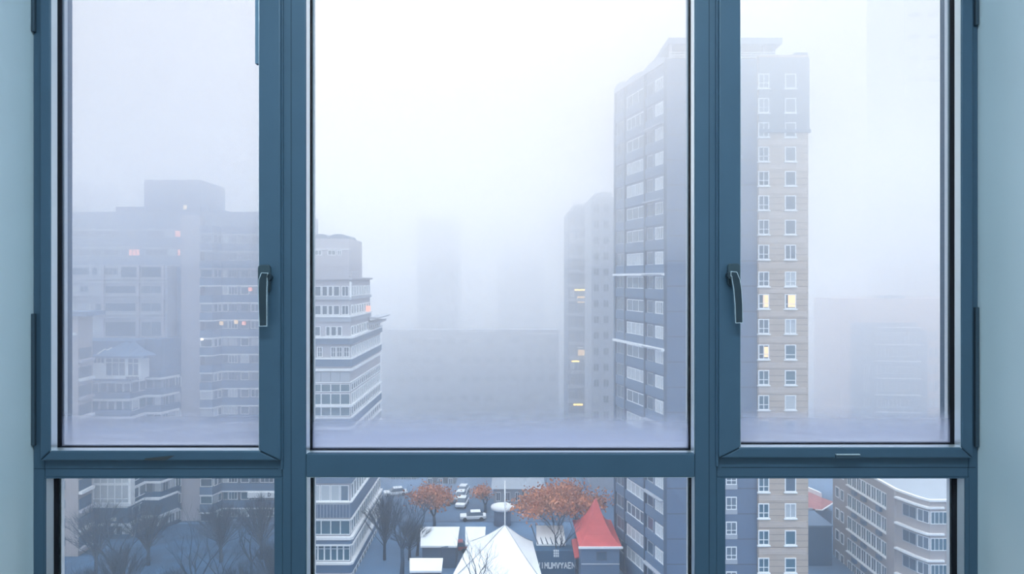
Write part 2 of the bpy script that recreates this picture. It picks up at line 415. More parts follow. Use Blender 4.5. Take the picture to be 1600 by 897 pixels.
fog('eye', -11.9, 2.95, FOG_EYE, 4.05, 117.9)
fog('middle', 3.05, 12.95, FOG_MIDDLE, 4.07, 117.85)
fog('high', 13.1, 32, FOG_HIGH, 4.1, 117.8)
fog('far', GROUND-0.4, 5.05, FOG_FAR, 118.15, 320)
fog('veil', 5.2, 31.9, FOG_HIGH*1.5, 118.25, 320.1)

# ------------------------------------------------------------------ materials of the city
def glass_dark(name, col): return mat(name, col, 0.12, 0.6)
M['snow_ground'] = mat('wet_snowy_ground', (0.105, 0.20, 0.34), 0.9, noise=0.35, nscale=0.08)
M['street'] = mat('wet_asphalt', (0.075, 0.14, 0.24), 0.8, noise=0.2, nscale=0.3)
M['white'] = mat('white_trim', (0.86, 0.90, 0.94), 0.6)
M['snow'] = mat('snow', (0.88, 0.93, 1.0), 0.9, noise=0.05, nscale=0.6)
M['roof_grey'] = mat('pale_grey_roof', (0.36, 0.42, 0.50), 0.85, noise=0.06, nscale=0.3)
M['beige_clad'] = mat('beige_brick', (0.50, 0.42, 0.36), 0.85, noise=0.06, nscale=0.7, lines=(0.75, 0.10, (0.26, 0.22, 0.21)))
M['beige_band'] = mat('beige_floor_band', (0.58, 0.50, 0.45), 0.85, lines=(0.32, 0.10, (0.40, 0.35, 0.33)))
M['slate'] = mat('slate_panels', (0.10, 0.165, 0.28), 0.7, noise=0.05, nscale=0.5, lines=(3.0, 0.05, (0.07, 0.10, 0.15)))
M['slate_dark'] = mat('dark_slate_wall', (0.06, 0.10, 0.165), 0.7)
M['slate_mid'] = mat('blue_grey_wall', (0.11, 0.185, 0.30), 0.7)
M['pale'] = mat('pale_lilac_plaster', (0.42, 0.43, 0.50), 0.85, noise=0.04, nscale=0.3)
M['greybeige'] = mat('grey_beige_plaster', (0.40, 0.38, 0.40), 0.85, noise=0.05, nscale=0.3)
M['band'] = mat('blue_grey_balcony_band', (0.085, 0.17, 0.30), 0.75)
M['band_pale'] = mat('pale_balcony_band', (0.40, 0.45, 0.53), 0.8)
M['teal'] = mat('teal_parapet', (0.025, 0.10, 0.20), 0.6)
M['rail'] = mat('white_railing', (0.85, 0.90, 0.94), 0.5)
M['pane'] = glass_dark('window_glass_blue', (0.045, 0.10, 0.17))
M['pane_teal'] = glass_dark('window_glass_teal', (0.045, 0.14, 0.21))
M['pane_mid'] = glass_dark('window_glass_grey', (0.12, 0.18, 0.25))
M['curtain'] = mat('curtained_glass', (0.48, 0.54, 0.60), 0.5)
M['lit'] = mat('lit_window', (0.8, 0.6, 0.35), 0.5, emit=(1.0, 0.62, 0.28), estr=1.1)
M['lit_red'] = mat('lit_window_red', (0.8, 0.35, 0.25), 0.5, emit=(1.0, 0.38, 0.28), estr=1.3)
M['lamp'] = mat('small_lamp', (1, .9, .8), 0.5, emit=(1.0, 0.9, 0.78), estr=5.0)
M['lamp_orange'] = mat('orange_light', (1, .7, .2), 0.5, emit=(1.0, 0.62, 0.12), estr=5.0)
M['red_roof'] = mat('red_roof', (0.60, 0.10, 0.10), 0.7, noise=0.1, nscale=0.6)
M['tile_roof'] = mat('faded_red_tiles', (0.36, 0.16, 0.17), 0.8, noise=0.15, nscale=0.8)
M['bark'] = mat('dark_bark', (0.015, 0.05, 0.10), 0.9)
M['orange_leaf'] = mat('orange_autumn_leaves', (0.56, 0.23, 0.12), 0.8, noise=0.45, nscale=0.5)
M['bush'] = mat('dark_evergreen', (0.035, 0.085, 0.12), 0.9, noise=0.4, nscale=0.8)
M['pink_wall'] = mat('faded_pink_brick', (0.55, 0.42, 0.42), 0.85)
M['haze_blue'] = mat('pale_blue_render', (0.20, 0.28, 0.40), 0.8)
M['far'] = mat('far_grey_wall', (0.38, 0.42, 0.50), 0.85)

# ------------------------------------------------------------------ facade frames
class Fac:
    """a vertical wall through two plan points; u runs left to right seen from the street side, n points out"""
    def __init__(s, ax, ay, bx, by):
        s.a = Vector((ax, ay)); dd = Vector((bx, by))-s.a; s.len = dd.length; s.u = dd.normalized()
        s.n = Vector((s.u.y, -s.u.x)); s.rot = math.atan2(s.u.y, s.u.x)
    def uv(s, px, py):
        r = Vector(((px-HX)/F, 1.0))              # solve t*r = a + u*w
        det = r.x*(-s.u.y) + r.y*s.u.x
        t = (s.a.x*(-s.u.y) + s.a.y*s.u.x)/det
        p = r*t
        return (p-s.a).dot(s.u), EYE-(py-HY)/F*t
    def pt(s, u, z, n=0.0):
        p = s.a+s.u*u+s.n*n; return (p.x, p.y, z)
def fbox(mb, f, u0, u1, z0, z1, n0, n1, mi=0):
    if n0 < n1: n0, n1 = n1, n0                  # n0 = front
    q = [f.pt(u0, z0, n0), f.pt(u1, z0, n0), f.pt(u1, z0, n1), f.pt(u0, z0, n1), f.pt(u0, z1, n0), f.pt(u1, z1, n0), f.pt(u1, z1, n1), f.pt(u0, z1, n1)]
    mb.hexa(q, mi)
def fpx(f, x0, y0, x1, y1):                      # pixel rectangle -> u0,u1,z0,z1 (heights taken at the middle of the span)
    u0, _ = f.uv(x0, 0); u1, _ = f.uv(x1, 0); xm = (x0+x1)/2
    _, z1 = f.uv(xm, y0); _, z0 = f.uv(xm, y1)
    return u0, u1, z0, z1
_wc = {}
WCOUNT = {}
def window(f, par, u0, u1, z0, z1, cols=2, rows=1, split=None, pane='pane', frame='white', fw=0.10, sill=False, depth=0.10):
    """window > pane: a frame with bars and the glass behind it; mesh data is shared by equal windows"""
    w, h = round(u1-u0, 2), round(z1-z0, 2)
    WCOUNT[par.name] = WCOUNT.get(par.name, 0)+1
    extra = WCOUNT[par.name] > 95
    key = (w, h, cols, rows, split, frame, fw, sill)
    if key not in _wc:
        m = MB(); d0, d1 = -depth, 0.03
        m.box(0, fw, d0, d1, 0, h); m.box(w-fw, w, d0, d1, 0, h); m.box(fw, w-fw, d0, d1, 0, fw); m.box(fw, w-fw, d0, d1, h-fw, h)
        b = fw*0.7
        for c in range(1, cols): x = w*c/cols; m.box(x-b/2, x+b/2, d0+.01, d1, fw, h-fw)
        ys = [split*h] if split else [h*r/rows for r in range(1, rows)]
        for z in ys: m.box(fw, w-fw, d0+.015, d1, z-b/2, z+b/2)
        if sill: m.box(-0.12, w+0.12, d0-.12, d1, -0.14, 0.0)
        me = bpy.data.meshes.new('window'); me.from_pydata(m.v, [], m.f); me.materials.append(M[frame])
        p = MB(); p.box(fw*.5, w-fw*.5, -0.03, 0.035, fw*.5, h-fw*.5)
        _wc[key] = (me, p)
    me, p = _wc[key]
    kp = (key, pane)
    if kp not in _wc:
        m2 = bpy.data.meshes.new('pane'); m2.from_pydata(p.v, [], p.f); m2.materials.append(M[pane]); _wc[kp] = m2
    o = bpy.data.objects.new('window', me); C.objects.link(o)
    wp = Vector(f.pt(u0, z0)); L = ORG[par.name]
    o.location = wp-L; o.rotation_euler = (0, 0, f.rot); o.parent = par
    q = bpy.data.objects.new('pane', _wc[kp]); C.objects.link(q); q.parent = o
    if pane == 'lit': o['label'] = 'window lit warm yellow'
    if pane == 'lit_red': o['label'] = 'window glowing red'
    if pane == 'curtain': o['label'] = 'window with pale curtains'
    return o
def wpx(f, par, x0, y0, x1, y1, **k):
    u0, u1, z0, z1 = fpx(f, x0, y0, x1, y1); return window(f, par, u0, u1, z0, z1, **k)
def strip(f, par, name, u0, u1, z0, z1, n0, n1, material):
    m = MB(); fbox(m, f, u0, u1, z0, z1, n0, n1); return m.build(name, material, par)
R = random.Random(3)

# ------------------------------------------------------------------ ground
m = MB(); m.box(-520, 520, 5, 520, GROUND-1, GROUND); g = m.build('ground', M['snow_ground']); tag(g, 'wet bluish ground with patches of thin snow between the buildings', kind='structure')
YS0 = (EYE-GROUND)*F/(800-HY)
m = MB(); m.prism([(-75, 60), (-15.5, 60), (-15.5, 89), (-31.5, 89), (-31.5, 111), (-75, 111)], GROUND, GROUND+.08); tag(m.build('lawn', mat('dark_winter_lawn', (0.035, 0.10, 0.20), .95, noise=.35, nscale=.4)), 'dark wet lawn under the bare trees in front of the long block', kind='structure')
m = MB(); m.box(-60, 60, 112, 126, GROUND, GROUND+.06); tag(m.build('street', M['street']), 'dark wet street crossing behind the white market tents', kind='structure')

# ------------------------------------------------------------------ 1. tall tower with slate face and beige brick wing
Y1 = 81.0
T = thing('apartment_tower', 'tallest tower, slate grey balcony face on the left and beige brick wing on the right', 'tower block', (X(1110, Y1), Y1+8, GROUND))
TOPZ = Z(92, Y1)
xa, xb, xc, xd = X(963, 95), X(1042, Y1), X(1183, Y1), X(1260, Y1)
m = MB(); m.prism([(xb, Y1), (xc, Y1), (xc, Y1+30), (xa+2, Y1+30), (xa, 95)], GROUND, TOPZ)
m.build('slate_wall', M['slate'], T)
m = MB(); m.box(xc+.02, xd, Y1-.5, Y1+24, GROUND, Z(88, Y1)); m.build('brick_wall', M['beige_clad'], T)
m = MB(); m.box(xc+.0, xd+.1, Y1-.6, Y1-.49, Z(206, Y1), Z(92, Y1)); m.build('upper_wall_panel', mat('grey_upper_render', (0.20,0.25,0.32), .8, lines=(3.0, .03, (.16,.2,.27))), T)
fb = Fac(xc, Y1-.5, xd, Y1-.5)
ys = [279-38*4, 279-38*3, 279-38*2, 279-38, 279, 317, 355, 394, 436, 471, 510, 550, 590, 629, 668, 713, 757, 798, 840, 883, 922]
lit_l = {9, 10+1}; 
for k, yc in enumerate(ys):
    if yc < 120: continue
    hh = 11.5
    fr = 'white'
    pl = {8: 'pane_mid', 10: 'pane_mid', 9: 'pane'}.get(k, 'pane')
    if yc < 260: pl = 'pane_mid'
    z_ = dict(frame='white')
    wpx(fb, T, 1184.5, yc-hh, 1201.5, yc+hh, cols=2, split=0.36, pane=('pane_teal' if yc > 560 else pl), fw=0.11, sill=True, depth=.12)
    pr = {8: 'curtain', 10: 'curtain', 16: 'pane', 17: 'curtain', 13: 'curtain'}.get(k, pl if k < 11 else 'pane_teal')
    o = wpx(fb, T, 1226, yc-hh, 1243.5, yc+hh, cols=2 if k in (7, 8, 10, 17) else 1, split=0.32 if k in (11, 12, 8, 19, 9) else None, pane=pr, fw=0.11, sill=True, depth=.12)
    if k == 9:
        for a, b in ((1192, 1201), (1231, 1242)):
            u0, u1, z0, z1 = fpx(fb, a, yc-10, b, yc+9); s_ = strip(fb, T, 'lit_curtain', u0, u1, z0, z1, .08, .05, M['lit']); s_['label'] = 'curtain lit warm from inside'
    if k == 11:
        u0, u1, z0, z1 = fpx(fb, 1193, yc-8, 1200, yc+8); s_ = strip(fb, T, 'lit_curtain', u0, u1, z0, z1, .08, .05, M['lit']); s_['label'] = 'curtain lit warm from inside'
    # paler brick course between the floors
    if k < len(ys)-1 and yc > 200:
        ym = (yc+ys[k+1])/2
        u0, u1, z0, z1 = fpx(fb, 1183, ym-4.5, 1260, ym+4.5)
        strip(fb, T, 'floor_band', 0, u1, z0, z1, .05, -.02, M['beige_band'])
m = MB(); fbox(m, fb, 0, fb.len+.2, Z(209, Y1), Z(204, Y1), .35, -.1); m.build('cornice', M['slate_mid'], T)
# roof crown: slab on posts with railing
zr = Z(88, Y1)
m = MB(); m.box(X(1046, Y1), X(1225, Y1), Y1+.5, Y1+9, Z(66, Y1), Z(56.5, Y1)); m.build('crown_slab', M['slate_mid'], T)
m = MB(); m.box(X(1048, Y1), X(1198, Y1), Y1+3, Y1+8, TOPZ, Z(80, Y1)); m.build('roof_house', M['slate_mid'], T)
for px in (1050, 1085, 1120, 1160, 1197, 1212):
    m = MB(); w = 3 if px != 1212 else 4.5
    m.box(X(px, Y1), X(px+w, Y1), Y1+1, Y1+1.5, TOPZ, Z(66, Y1)+.01); m.build('crown_post', M['slate_mid'] if px == 1212 else M['pale'], T)
m = MB()
for yy in (81, 85, 88.5): m.box(X(1046, Y1), X(1246, Y1), Y1+.15, Y1+.2, Z(yy+.45, Y1), Z(yy-.45, Y1))
for px in range(1046, 1247, 8): m.box(X(px, Y1), X(px, Y1)+.05, Y1+.15, Y1+.2, TOPZ-.1, Z(80.5, Y1))
m.build('roof_railing', M['rail'], T)
m = MB(); m.prism([(X(1240, Y1), Y1-.4), (xd, Y1-.4), (xd, Y1+20), (X(1240, Y1), Y1+20)], Z(90, Y1), Z(83.5, Y1)); m.build('corner_parapet', M['slate_mid'], T)
# slate front face: column of windows next to the mullion, floor joints
fs = Fac(xb, Y1, xc, Y1)
for k, yc in enumerate(range(-1, 20)):
    y = 127+38.9*(k-0)
    if y > 930: break
    wpx(fs, T, 1134, y-12, 1151, y+8, cols=2, split=0.33, pane='pane_mid', fw=0.10)
    u0, u1, z0, z1 = fpx(fs, 1133, y+8, 1152, y+15); strip(fs, T, 'apron_panel', u0, u1, z0, z1, .08, -.02, M['band_pale'])
# oblique balcony face
fo = Fac(xa, 95, xb, Y1)
c1, _ = fo.uv(978, 400); c2, _ = fo.uv(1009, 400)
ct = [0, c1, c2, fo.len]
for c in (0, c1, c2, fo.len-.25):
    strip(fo, T, 'pilaster', max(0, c-.0), c+.25, GROUND, TOPZ+.1, .32, -.05, M['slate_dark'])
mt_g = M['pane_mid']
nfl = 20
for k in range(nfl+2):
    zt = TOPZ-1.6-k*3.0
    if zt < GROUND+3: break
    # recessed glazing per bay (window > pane) and solid parapet band per floor
    b = strip(fo, T, 'balcony_band', .25, fo.len-.25, zt-2.95, zt-1.75, .22, -.02, M['slate_mid'])
    pat = R.random()
    window(fo, T, .35, c1-.1, zt-1.75, zt-.05, cols=2, pane='pane_mid', frame='band_pale', fw=.09)
    window(fo, T, c1+.5, c2-.2, zt-1.75, zt-.2, cols=3 if pat < .5 else 4, pane='pane_mid' if pat < .6 else 'curtain', fw=.10)
    window(fo, T, c2+.6, c2+2.2, zt-1.75, zt-.15, cols=1, pane='pane', frame='band_pale', fw=.09)
    window(fo, T, c2+2.7, fo.len-.45, zt-1.8, zt-.2, cols=5, pane='curtain' if pat > .35 else 'pane_mid', fw=.15)
    if k in (7, 10):
        s_ = strip(fo, T, 'string_course', 0.0, fo.len, zt-3.1, zt-2.8, .6, -.02, M['white']); s_['label'] = 'white string course across the balcony face'
    if k % 3 == 1:
        strip(fo, T, 'balcony_slab', c2+.3, fo.len-.3, zt-3.05, zt-2.9, .75, -.02, M['band_pale'])
# wavy top edge
for a, b, h in ((0, c1+.3, .9), (c1+.3, c2, .55), (c2, fo.len, .8)):
    m = MB(); N = 10
    for q in range(N):
        u0, u1 = a+(b-a)*q/N, a+(b-a)*(q+1)/N
        hh = h*math.sin(math.pi*(q+.5)/N)**.7
        fbox(m, fo, u0, u1, TOPZ-.4, TOPZ+hh*.8, .36, -.3)
    m.build('curved_parapet', M['band_pale'], T)

# ------------------------------------------------------------------ 2. corner block with white banded balconies
Y2 = 90.0; xk = X(547, Y2); xl = X(440, Y2)
B2 = thing('corner_apartment_block', 'white banded apartment block whose corner points at the open square, low penthouse on its roof', 'apartment block', (xk-4, Y2+10, GROUND))
YB2 = X(547, Y2)*F/(594-800)
zr2 = Z(437, Y2)
f2 = Fac(xl, Y2, xk, Y2); r2 = Fac(xk, Y2, xk, YB2)
YD2 = X(547, Y2)*F/(578-800)
m = MB(); m.box(xl, xk, Y2, YD2, GROUND, zr2); m.build('wall', M['pale'], B2)
zl2 = Z(513, Y2)-.3
m = MB(); m.box(xl, xk, YD2, YB2, GROUND, zl2); m.build('rear_wall', M['pale'], B2)
m = MB(); m.box(xl, xk+.9, YD2-1.5, YB2+.4, zl2, zl2+.35); m.build('rear_roof_slab', M['band_pale'], B2)
m = MB(); m.box(xl, xk+.35, Y2-.4, YD2+.3, zr2, zr2+.28); m.build('roof_slab', M['pale'], B2)
# penthouse behind the parapet
Yp = Y2+3
m = MB(); m.box(X(450, Yp), X(545.5, Yp), Yp, Yp+8, zr2, Z(373, Yp)); m.build('penthouse', M['pale'], B2)
m = MB()
for a, b in ((491, 511), (515, 541)):
    cxp = (X(a, Yp)+X(b, Yp))/2; r = (X(b, Yp)-X(a, Yp))/2
    n_ = 14; zb_ = Z(374, Yp)
    pr = [(cxp+r*math.cos(math.pi*q/n_), zb_+(.75)*math.sin(math.pi*q/n_)**.5) for q in range(n_+1)]
    i0 = len(m.v); m.v += [(p[0], Yp+.2, p[1]) for p in pr]+[(p[0], Yp+6, p[1]) for p in pr]; K = len(pr)
    m.f.append(tuple(i0+j for j in reversed(range(K)))); m.m.append(0); m.sm.append(False)
    m.f.append(tuple(i0+K+j for j in range(K))); m.m.append(0); m.sm.append(False)
    for j in range(K): m.f.append((i0+j, i0+(j+1) % K, i0+K+(j+1) % K, i0+K+j)); m.m.append(0); m.sm.append(False)
m.build('curved_roof', M['slate_mid'], B2)
fp = Fac(X(450, Yp), Yp, X(545.5, Yp), Yp)
for a, b in ((492, 503), (512, 525), (527, 534)): wpx(fp, B2, a, 391, b, 399, cols=2, pane='pane_mid', fw=.08)
m = MB(); fbox(m, fp, 1, fp.len, Z(390, Yp), Z(389, Yp), .15, 0); m.build('string_course', M['white'], B2)
m = MB()
for px in range(490, 560, 4): m.box(X(px, Y2), X(px, Y2)+.06, Y2+.4, Y2+.46, zr2+.25, zr2+1.0)
for dz in (.55, 1.0): m.box(X(490, Y2), X(558, Y2), Y2+.4, Y2+.46, zr2+dz, zr2+dz+.06)
m.build('roof_railing', M['band_pale'], B2)
# floors: (top of window, bottom of window, style)
rows = [(447, 463, 'w'), (477, 492, 'w'), (510, 525, 'p'), (542, 558, 'q'), (581, 596, 'c'), (600, 612, 'g'), (615, 632, 'g'), (636, 650, 'g'), (671, 684, 'w'),
        (714, 728, 'w'), (758, 783, 'b'), (813, 835, 'g'), (852, 876, 'r'), (897, 915, 'w')]
def bandz(py, Y=Y2): return Z(py, Y)
for i, (a, b, st) in enumerate(rows):
    z1, z0 = bandz(a), bandz(b)
    if st == 'g':
        for q in range(4):
            x0 = 487+q*15; wpx(f2, B2, x0, a, x0+15, b, cols=1, pane='pane_teal', fw=.06, depth=.14)
    elif st == 'c':
        for q in range(4):
            x0 = 487+q*15; u0, u1, z0_, z1_ = fpx(f2, x0+.3, a, x0+14.7, b); strip(f2, B2, 'parapet_panel', u0, u1, z0_, z1_, .14, -.02, M['band_pale'])
    elif st == 'p':
        for x0, x1 in ((490, 501), (509, 516), (517, 526), (527, 534.5)): wpx(f2, B2, x0, a, x1, b, cols=1, pane='pane', fw=.08)
    elif st == 'q':
        for x0, x1, n in ((481, 492, 1), (496, 504, 2), (517, 525, 2), (526, 535, 2), (537, 546, 2)): wpx(f2, B2, x0, a, x1, b, cols=n, rows=2, pane='pane', fw=.08)
    elif st == 'b':
        for x0, x1, pn in ((488, 500, 'curtain'), (501, 516, 'curtain'), (517, 531, 'curtain'), (532, 545, 'pane_mid')): wpx(f2, B2, x0, a, x1, b, cols=1, pane=pn, fw=.09)
        m = MB()
        for px in range(487, 548, 5): m.box(X(px, Y2), X(px, Y2)+.05, Y2-.5, Y2-.44, bandz(809), bandz(786))
        m.box(X(486, Y2), X(548, Y2), Y2-.5, Y2-.44, bandz(786.5), bandz(785)); m.build('balcony_railing', M['band_pale'], B2)
    elif st == 'r':
        for q in range(6):
            x0 = 487+q*10; wpx(f2, B2, x0, a, x0+10, b, cols=1, split=.78, pane='pane_teal', fw=.09)
    else:
        for x0, x1, n in ((482, 490, 1), (492, 502, 1), (503, 512, 1), (513, 520, 1), (521, 531, 1), (534, 545, 2)): wpx(f2, B2, x0, a, x1, b, cols=n, pane='pane', fw=.08)
    # the same floor on the side face, as narrow windows between white posts
    n = 7 if a < 600 else 9
    u = .4
    if st != 'c':
        lim = YD2-Y2 if a < 505 else YB2-Y2
        while u+1.1 < lim:
            window(r2, B2, u, u+1.2, z0, z1, cols=1, pane='pane_mid' if (i % 3) else 'curtain', fw=.12)
            u += 1.55 if st != 'g' else 1.25
# white and grey bands running round the corner
for py, h, mt_, out in ((466, 2.2, 'band_pale', .25), (494, 1.4, 'white', .4), (499, 3.4, 'band_pale', .2), (527, 1.6, 'white', .45), (533, 4.5, 'slate_mid', .35), (560, 1.2, 'white', .35), (567, 5.5, 'band', .25), (577.5, 1.8, 'white', .4),
                     (597.5, .8, 'white', .2), (634, 1.6, 'white', .3), (652.5, 1.2, 'white', .3), (660, 6, 'band', .25), (668.5, 1.6, 'white', .4), (686.5, 1.0, 'white', .3), (694, 6, 'band_pale', .2), (705, 1.5, 'white', .35),
                     (735, 4, 'band', .2), (750, 4.5, 'slate_mid', .25), (784, 1.0, 'white', .3), (797, 11, 'slate_mid', .2), (811.5, .9, 'white', .3), (840, 2.2, 'white', .45), (846.5, 3.5, 'slate_mid', .25), (850.5, 1.0, 'white', .45), (879.5, 1.6, 'white', .45), (888, 6, 'band', .3), (896, .9, 'white', .3)):
    z = bandz(py); hh = h*Y2/F
    lim = YD2 if py < 512 else YB2
    m = MB(); m.ribbon([(xl, Y2-out), (xk+out*.2, Y2-out), (xk+out, Y2-out*.2), (xk+out, lim-.02)], z-hh, z+hh, out+.02)
    m.build('floor_band', M[mt_], B2)
m = MB(); m.box(xk-.05, xk+.2, Y2-.2, Y2+.05, bandz(465), bandz(440)); m.build('corner_post', M['white'], B2)
u0, u1, z0, z1 = fpx(r2, 571, 478, 575, 486)
s_ = strip(r2, B2, 'lit_sign', u0, u0+1.2, z0, z1, .5, 0, M['lit_red']); s_['label'] = 'small red lit sign'
# low roof extension on the far end of the side face
u0, _ = r2.uv(579, 500)
m = MB(); fbox(m, r2, u0-2, (YB2-Y2)-.1, bandz(506), bandz(503.5), 1.6, 0); m.build('side_canopy', M['band_pale'], B2)

# ------------------------------------------------------------------ 3. long block on the left with stepped balconies
Y3 = 114.0
B3 = thing('long_apartment_block', 'long hazy apartment block with stepped balconies and a windowless stair shaft', 'apartment block', (X(250, Y3), Y3+8, GROUND))
zr3 = Z(331, Y3)
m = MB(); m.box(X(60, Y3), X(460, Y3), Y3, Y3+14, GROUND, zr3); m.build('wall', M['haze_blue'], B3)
m = MB(); m.box(X(283, Y3-1.5), X(313, Y3-1.5), Y3-1.5, Y3+3, GROUND, Z(338, Y3)); s_ = m.build('stair_shaft', M['pale'], B3); s_['label'] = 'pale windowless stair shaft'
m = MB(); m.box(X(225, Y3+2), X(313, Y3+2), Y3+2, Y3+12, zr3, Z(281, Y3+2)); m.build('roof_house', M['slate_mid'], B3)
m = MB(); m.box(X(181, Y3+1), X(224, Y3+1), Y3+1, Y3+9, zr3, Z(323, Y3+1)); m.build('roof_house', M['slate_mid'], B3)
m = MB(); m.box(X(314, Y3+1), X(327, Y3+1), Y3+1, Y3+9, zr3, Z(323, Y3+1)); m.build('roof_house', M['slate_mid'], B3)
m = MB(); m.box(X(193, Y3+.8), X(216, Y3+.8), Y3+.8, Y3+1, Z(341, Y3), Z(336, Y3)); m.build('roof_vent', M['pale'], B3)
f3 = Fac(X(60, Y3), Y3, X(460, Y3), Y3)
def bulb(fac, par, px, py, r=1.6, mt_='lamp', lab='small bright lamp'):
    u, z = fac.uv(px, py); m = MB(); s_ = r*fac.a.y/F
    fbox(m, fac, u-s_, u+s_, z-s_, z+s_, .5, .05); o = m.build('wall_lamp', M[mt_], par, s_*.5); o['label'] = lab
fh = Fac(X(225, Y3+2), Y3+2, X(313, Y3+2), Y3+2)
wpx(fh, B3, 286, 320, 293, 328, cols=1, pane='lit', frame='band_pale', fw=.06)
bulb(fh, B3, 202, 328, 1.5)
# top two glazed floors and side wings: strips of windows
def strip_row(fac, par, y0, y1, spans, frame='band_pale'):
    for a, b, n, pn in spans: wpx(fac, par, a, y0, b, y1, cols=n, pane=pn, frame=frame, fw=.09)
strip_row(f3, B3, 360, 371, [(104, 160, 3, 'pane_mid'), (162, 188, 2, 'pane_mid'), (200, 212, 2, 'pane_mid'), (230, 256, 2, 'pane_mid'), (257, 271, 3, 'curtain'), (273, 283, 1, 'lit_red')])
strip_row(f3, B3, 389, 400, [(104, 120, 1, 'pane_mid'), (124, 141, 1, 'pane_mid'), (142, 160, 1, 'pane_mid'), (161, 187, 1, 'pane_mid'), (191, 201, 1, 'pane_mid'), (201, 219, 3, 'lit_red'), (227, 262, 3, 'pane_mid'), (264, 276, 1, 'curtain'), (277, 283, 1, 'lit_red')])
for y0 in (358.5, 387, 415): strip(f3, B3, 'coping', 0, fpx(f3, 60, 0, 283, 1)[1], Z(y0+.9, Y3), Z(y0-.9, Y3), .25, 0, M['band_pale'])
# framed loggia grid in the middle floors
Yl = Y3-3
fl = Fac(X(60, Yl), Yl, X(262, Yl), Yl)
m = MB(); m.box(X(60, Yl), X(262, Yl), Yl, Y3-.01, GROUND, Z(415, Yl)); m.build('loggia_wall', M['band_pale'], B3)
for y0, y1, spans in ((418, 430, [(110, 139, 1, 'pane_mid'), (144, 153, 1, 'pane_mid'), (153, 163, 2, 'curtain'), (163, 184, 3, 'pane_mid')]),
                      (446, 457, [(112, 124, 1, 'curtain'), (125, 138, 2, 'pane_mid')]),
                      (474, 488, [(106, 120, 1, 'curtain'), (134, 143, 2, 'curtain'), (149, 160, 1, 'pane_mid')]),
                      (503, 520, [(142, 160, 3, 'curtain')])):
    strip_row(fl, B3, y0, y1, spans)
for y0, y1 in ((416, 434), (446, 459), (473, 487), (502, 526)):
    for a, b in ((164 if y0 != 416 else 189, 213 if y0 != 416 else 253), (220, 253)):
        if y0 == 416 and a == 220: continue
        wpx(fl, B3, a, y0, b, y1, cols=1 if a < 200 and y0 != 416 else 2, pane='pane' if a < 200 else 'pane_mid', frame='band_pale', fw=.10)
for y0 in (436, 441, 462, 467, 490.5, 496, 528): 
    u0, u1, z0, z1 = fpx(fl, 60, y0-1, 262, y0+1); strip(fl, B3, 'balcony_rail', u0, u1, z0, z1, .35, 0, M['curtain'] if y0 in (441, 490.5) else M['band_pale'])
for px in (160.5, 215.5, 254):
    u0, u1, z0, z1 = fpx(fl, px, 415, px+3.5, 530); strip(fl, B3, 'pier', u0, u1, z0, z1, .4, 0, M['pale'])
# stepped lower balconies: parapet, white coping and window strip for every floor
plan = [(X(143, 105), 105.), (X(205, 105), 105.), (X(228, 108.6), 108.6), (X(253, 108.6), 108.6), (X(283, 112.3), 112.3)]
seg = [Fac(*plan[i], *plan[i+1]) for i in range(4)]
m = MB(); m.prism(plan+[(X(283, Y3), Y3-.02), (X(143, Y3), Y3-.02)], GROUND, Z(533, 105)); m.build('bay_wall', M['band'], B3)
yb = 597.0; k = 0
while yb < 905:
    zc = Z(yb, 105)
    m = MB(); m.ribbon([(p[0], p[1]-.5) for p in plan], zc-.12, zc+.22, .52); m.build('balcony_coping', M['white'], B3)
    mp = 'band' if k < 4 else 'teal'
    m = MB(); m.ribbon([(p[0], p[1]-.38) for p in plan], zc+.2, zc+1.25, .40); m.build('balcony_parapet', M[mp] if k != 6 else M['teal'], B3)
    zt0, zt1 = zc-1.75, zc-.15
    for si, n in ((0, 5), (1, 2), (2, 2), (3, 3)):
        fS = seg[si]; L_ = fS.len
        for q in range(n):
            a, b = L_*q/n+.08, L_*(q+1)/n-.05
            pn = R.choice(['pane', 'pane_mid', 'curtain', 'pane_teal']) if k else 'pane_mid'
            window(fS, B3, a, b, zt0, zt1, cols=1 if n != 3 else 2, pane=pn, frame='white' if R.random() < .55 else 'band_pale', fw=.08)
    yb += 27.8; k += 1
# sloping white coping edge of the lowest wide parapet
# enclosed balcony with a curved pagoda roof
Yq = 103.0; fq = Fac(X(145, Yq), Yq, X(219, Yq), Yq)
m = MB(); m.box(X(145, Yq), X(219, Yq), Yq, 105.6, Z(592, Yq), Z(557, Yq)); m.build('enclosed_balcony', M['white'], B3)
wpx(fq, B3, 146, 559, 164, 568, cols=3, pane='pane', fw=.1)
wpx(fq, B3, 165, 559, 197, 588, cols=3, split=.74, pane='pane', fw=.14)
wpx(fq, B3, 199, 559, 218, 588, cols=2, split=.70, pane='pane', fw=.16)
m = MB(); prof = [(145-4, 556), (150, 552), (160, 546), (170, 541), (178, 535), (186, 532), (194, 535), (204, 543), (214, 550), (226, 554), (230, 557)]
i0 = 0
N_ = len(prof)
for a in range(N_-1):
    p0, p1 = prof[a], prof[a+1]
    zb0 = Z(559, Yq)
    cx = X(187, Yq)
    m.hexa([(X(p0[0], Yq), Yq-.9, zb0), (X(p1[0], Yq), Yq-.9, zb0), (X(p1[0], Yq), Yq+2.6, zb0), (X(p0[0], Yq), Yq+2.6, zb0),
            (X(p0[0], Yq), Yq-.9+.0, zb0+.35), (X(p1[0], Yq), Yq-.9+.0, zb0+.35), (X(p1[0], Yq), Yq+2.6, Z(p1[1], Yq)), (X(p0[0], Yq), Yq+2.6, Z(p0[1], Yq))])
rf_ = m.build('pagoda_roof', M['band'], B3); rf_['label'] = 'curved blue grey pagoda roof over the enclosed balcony'
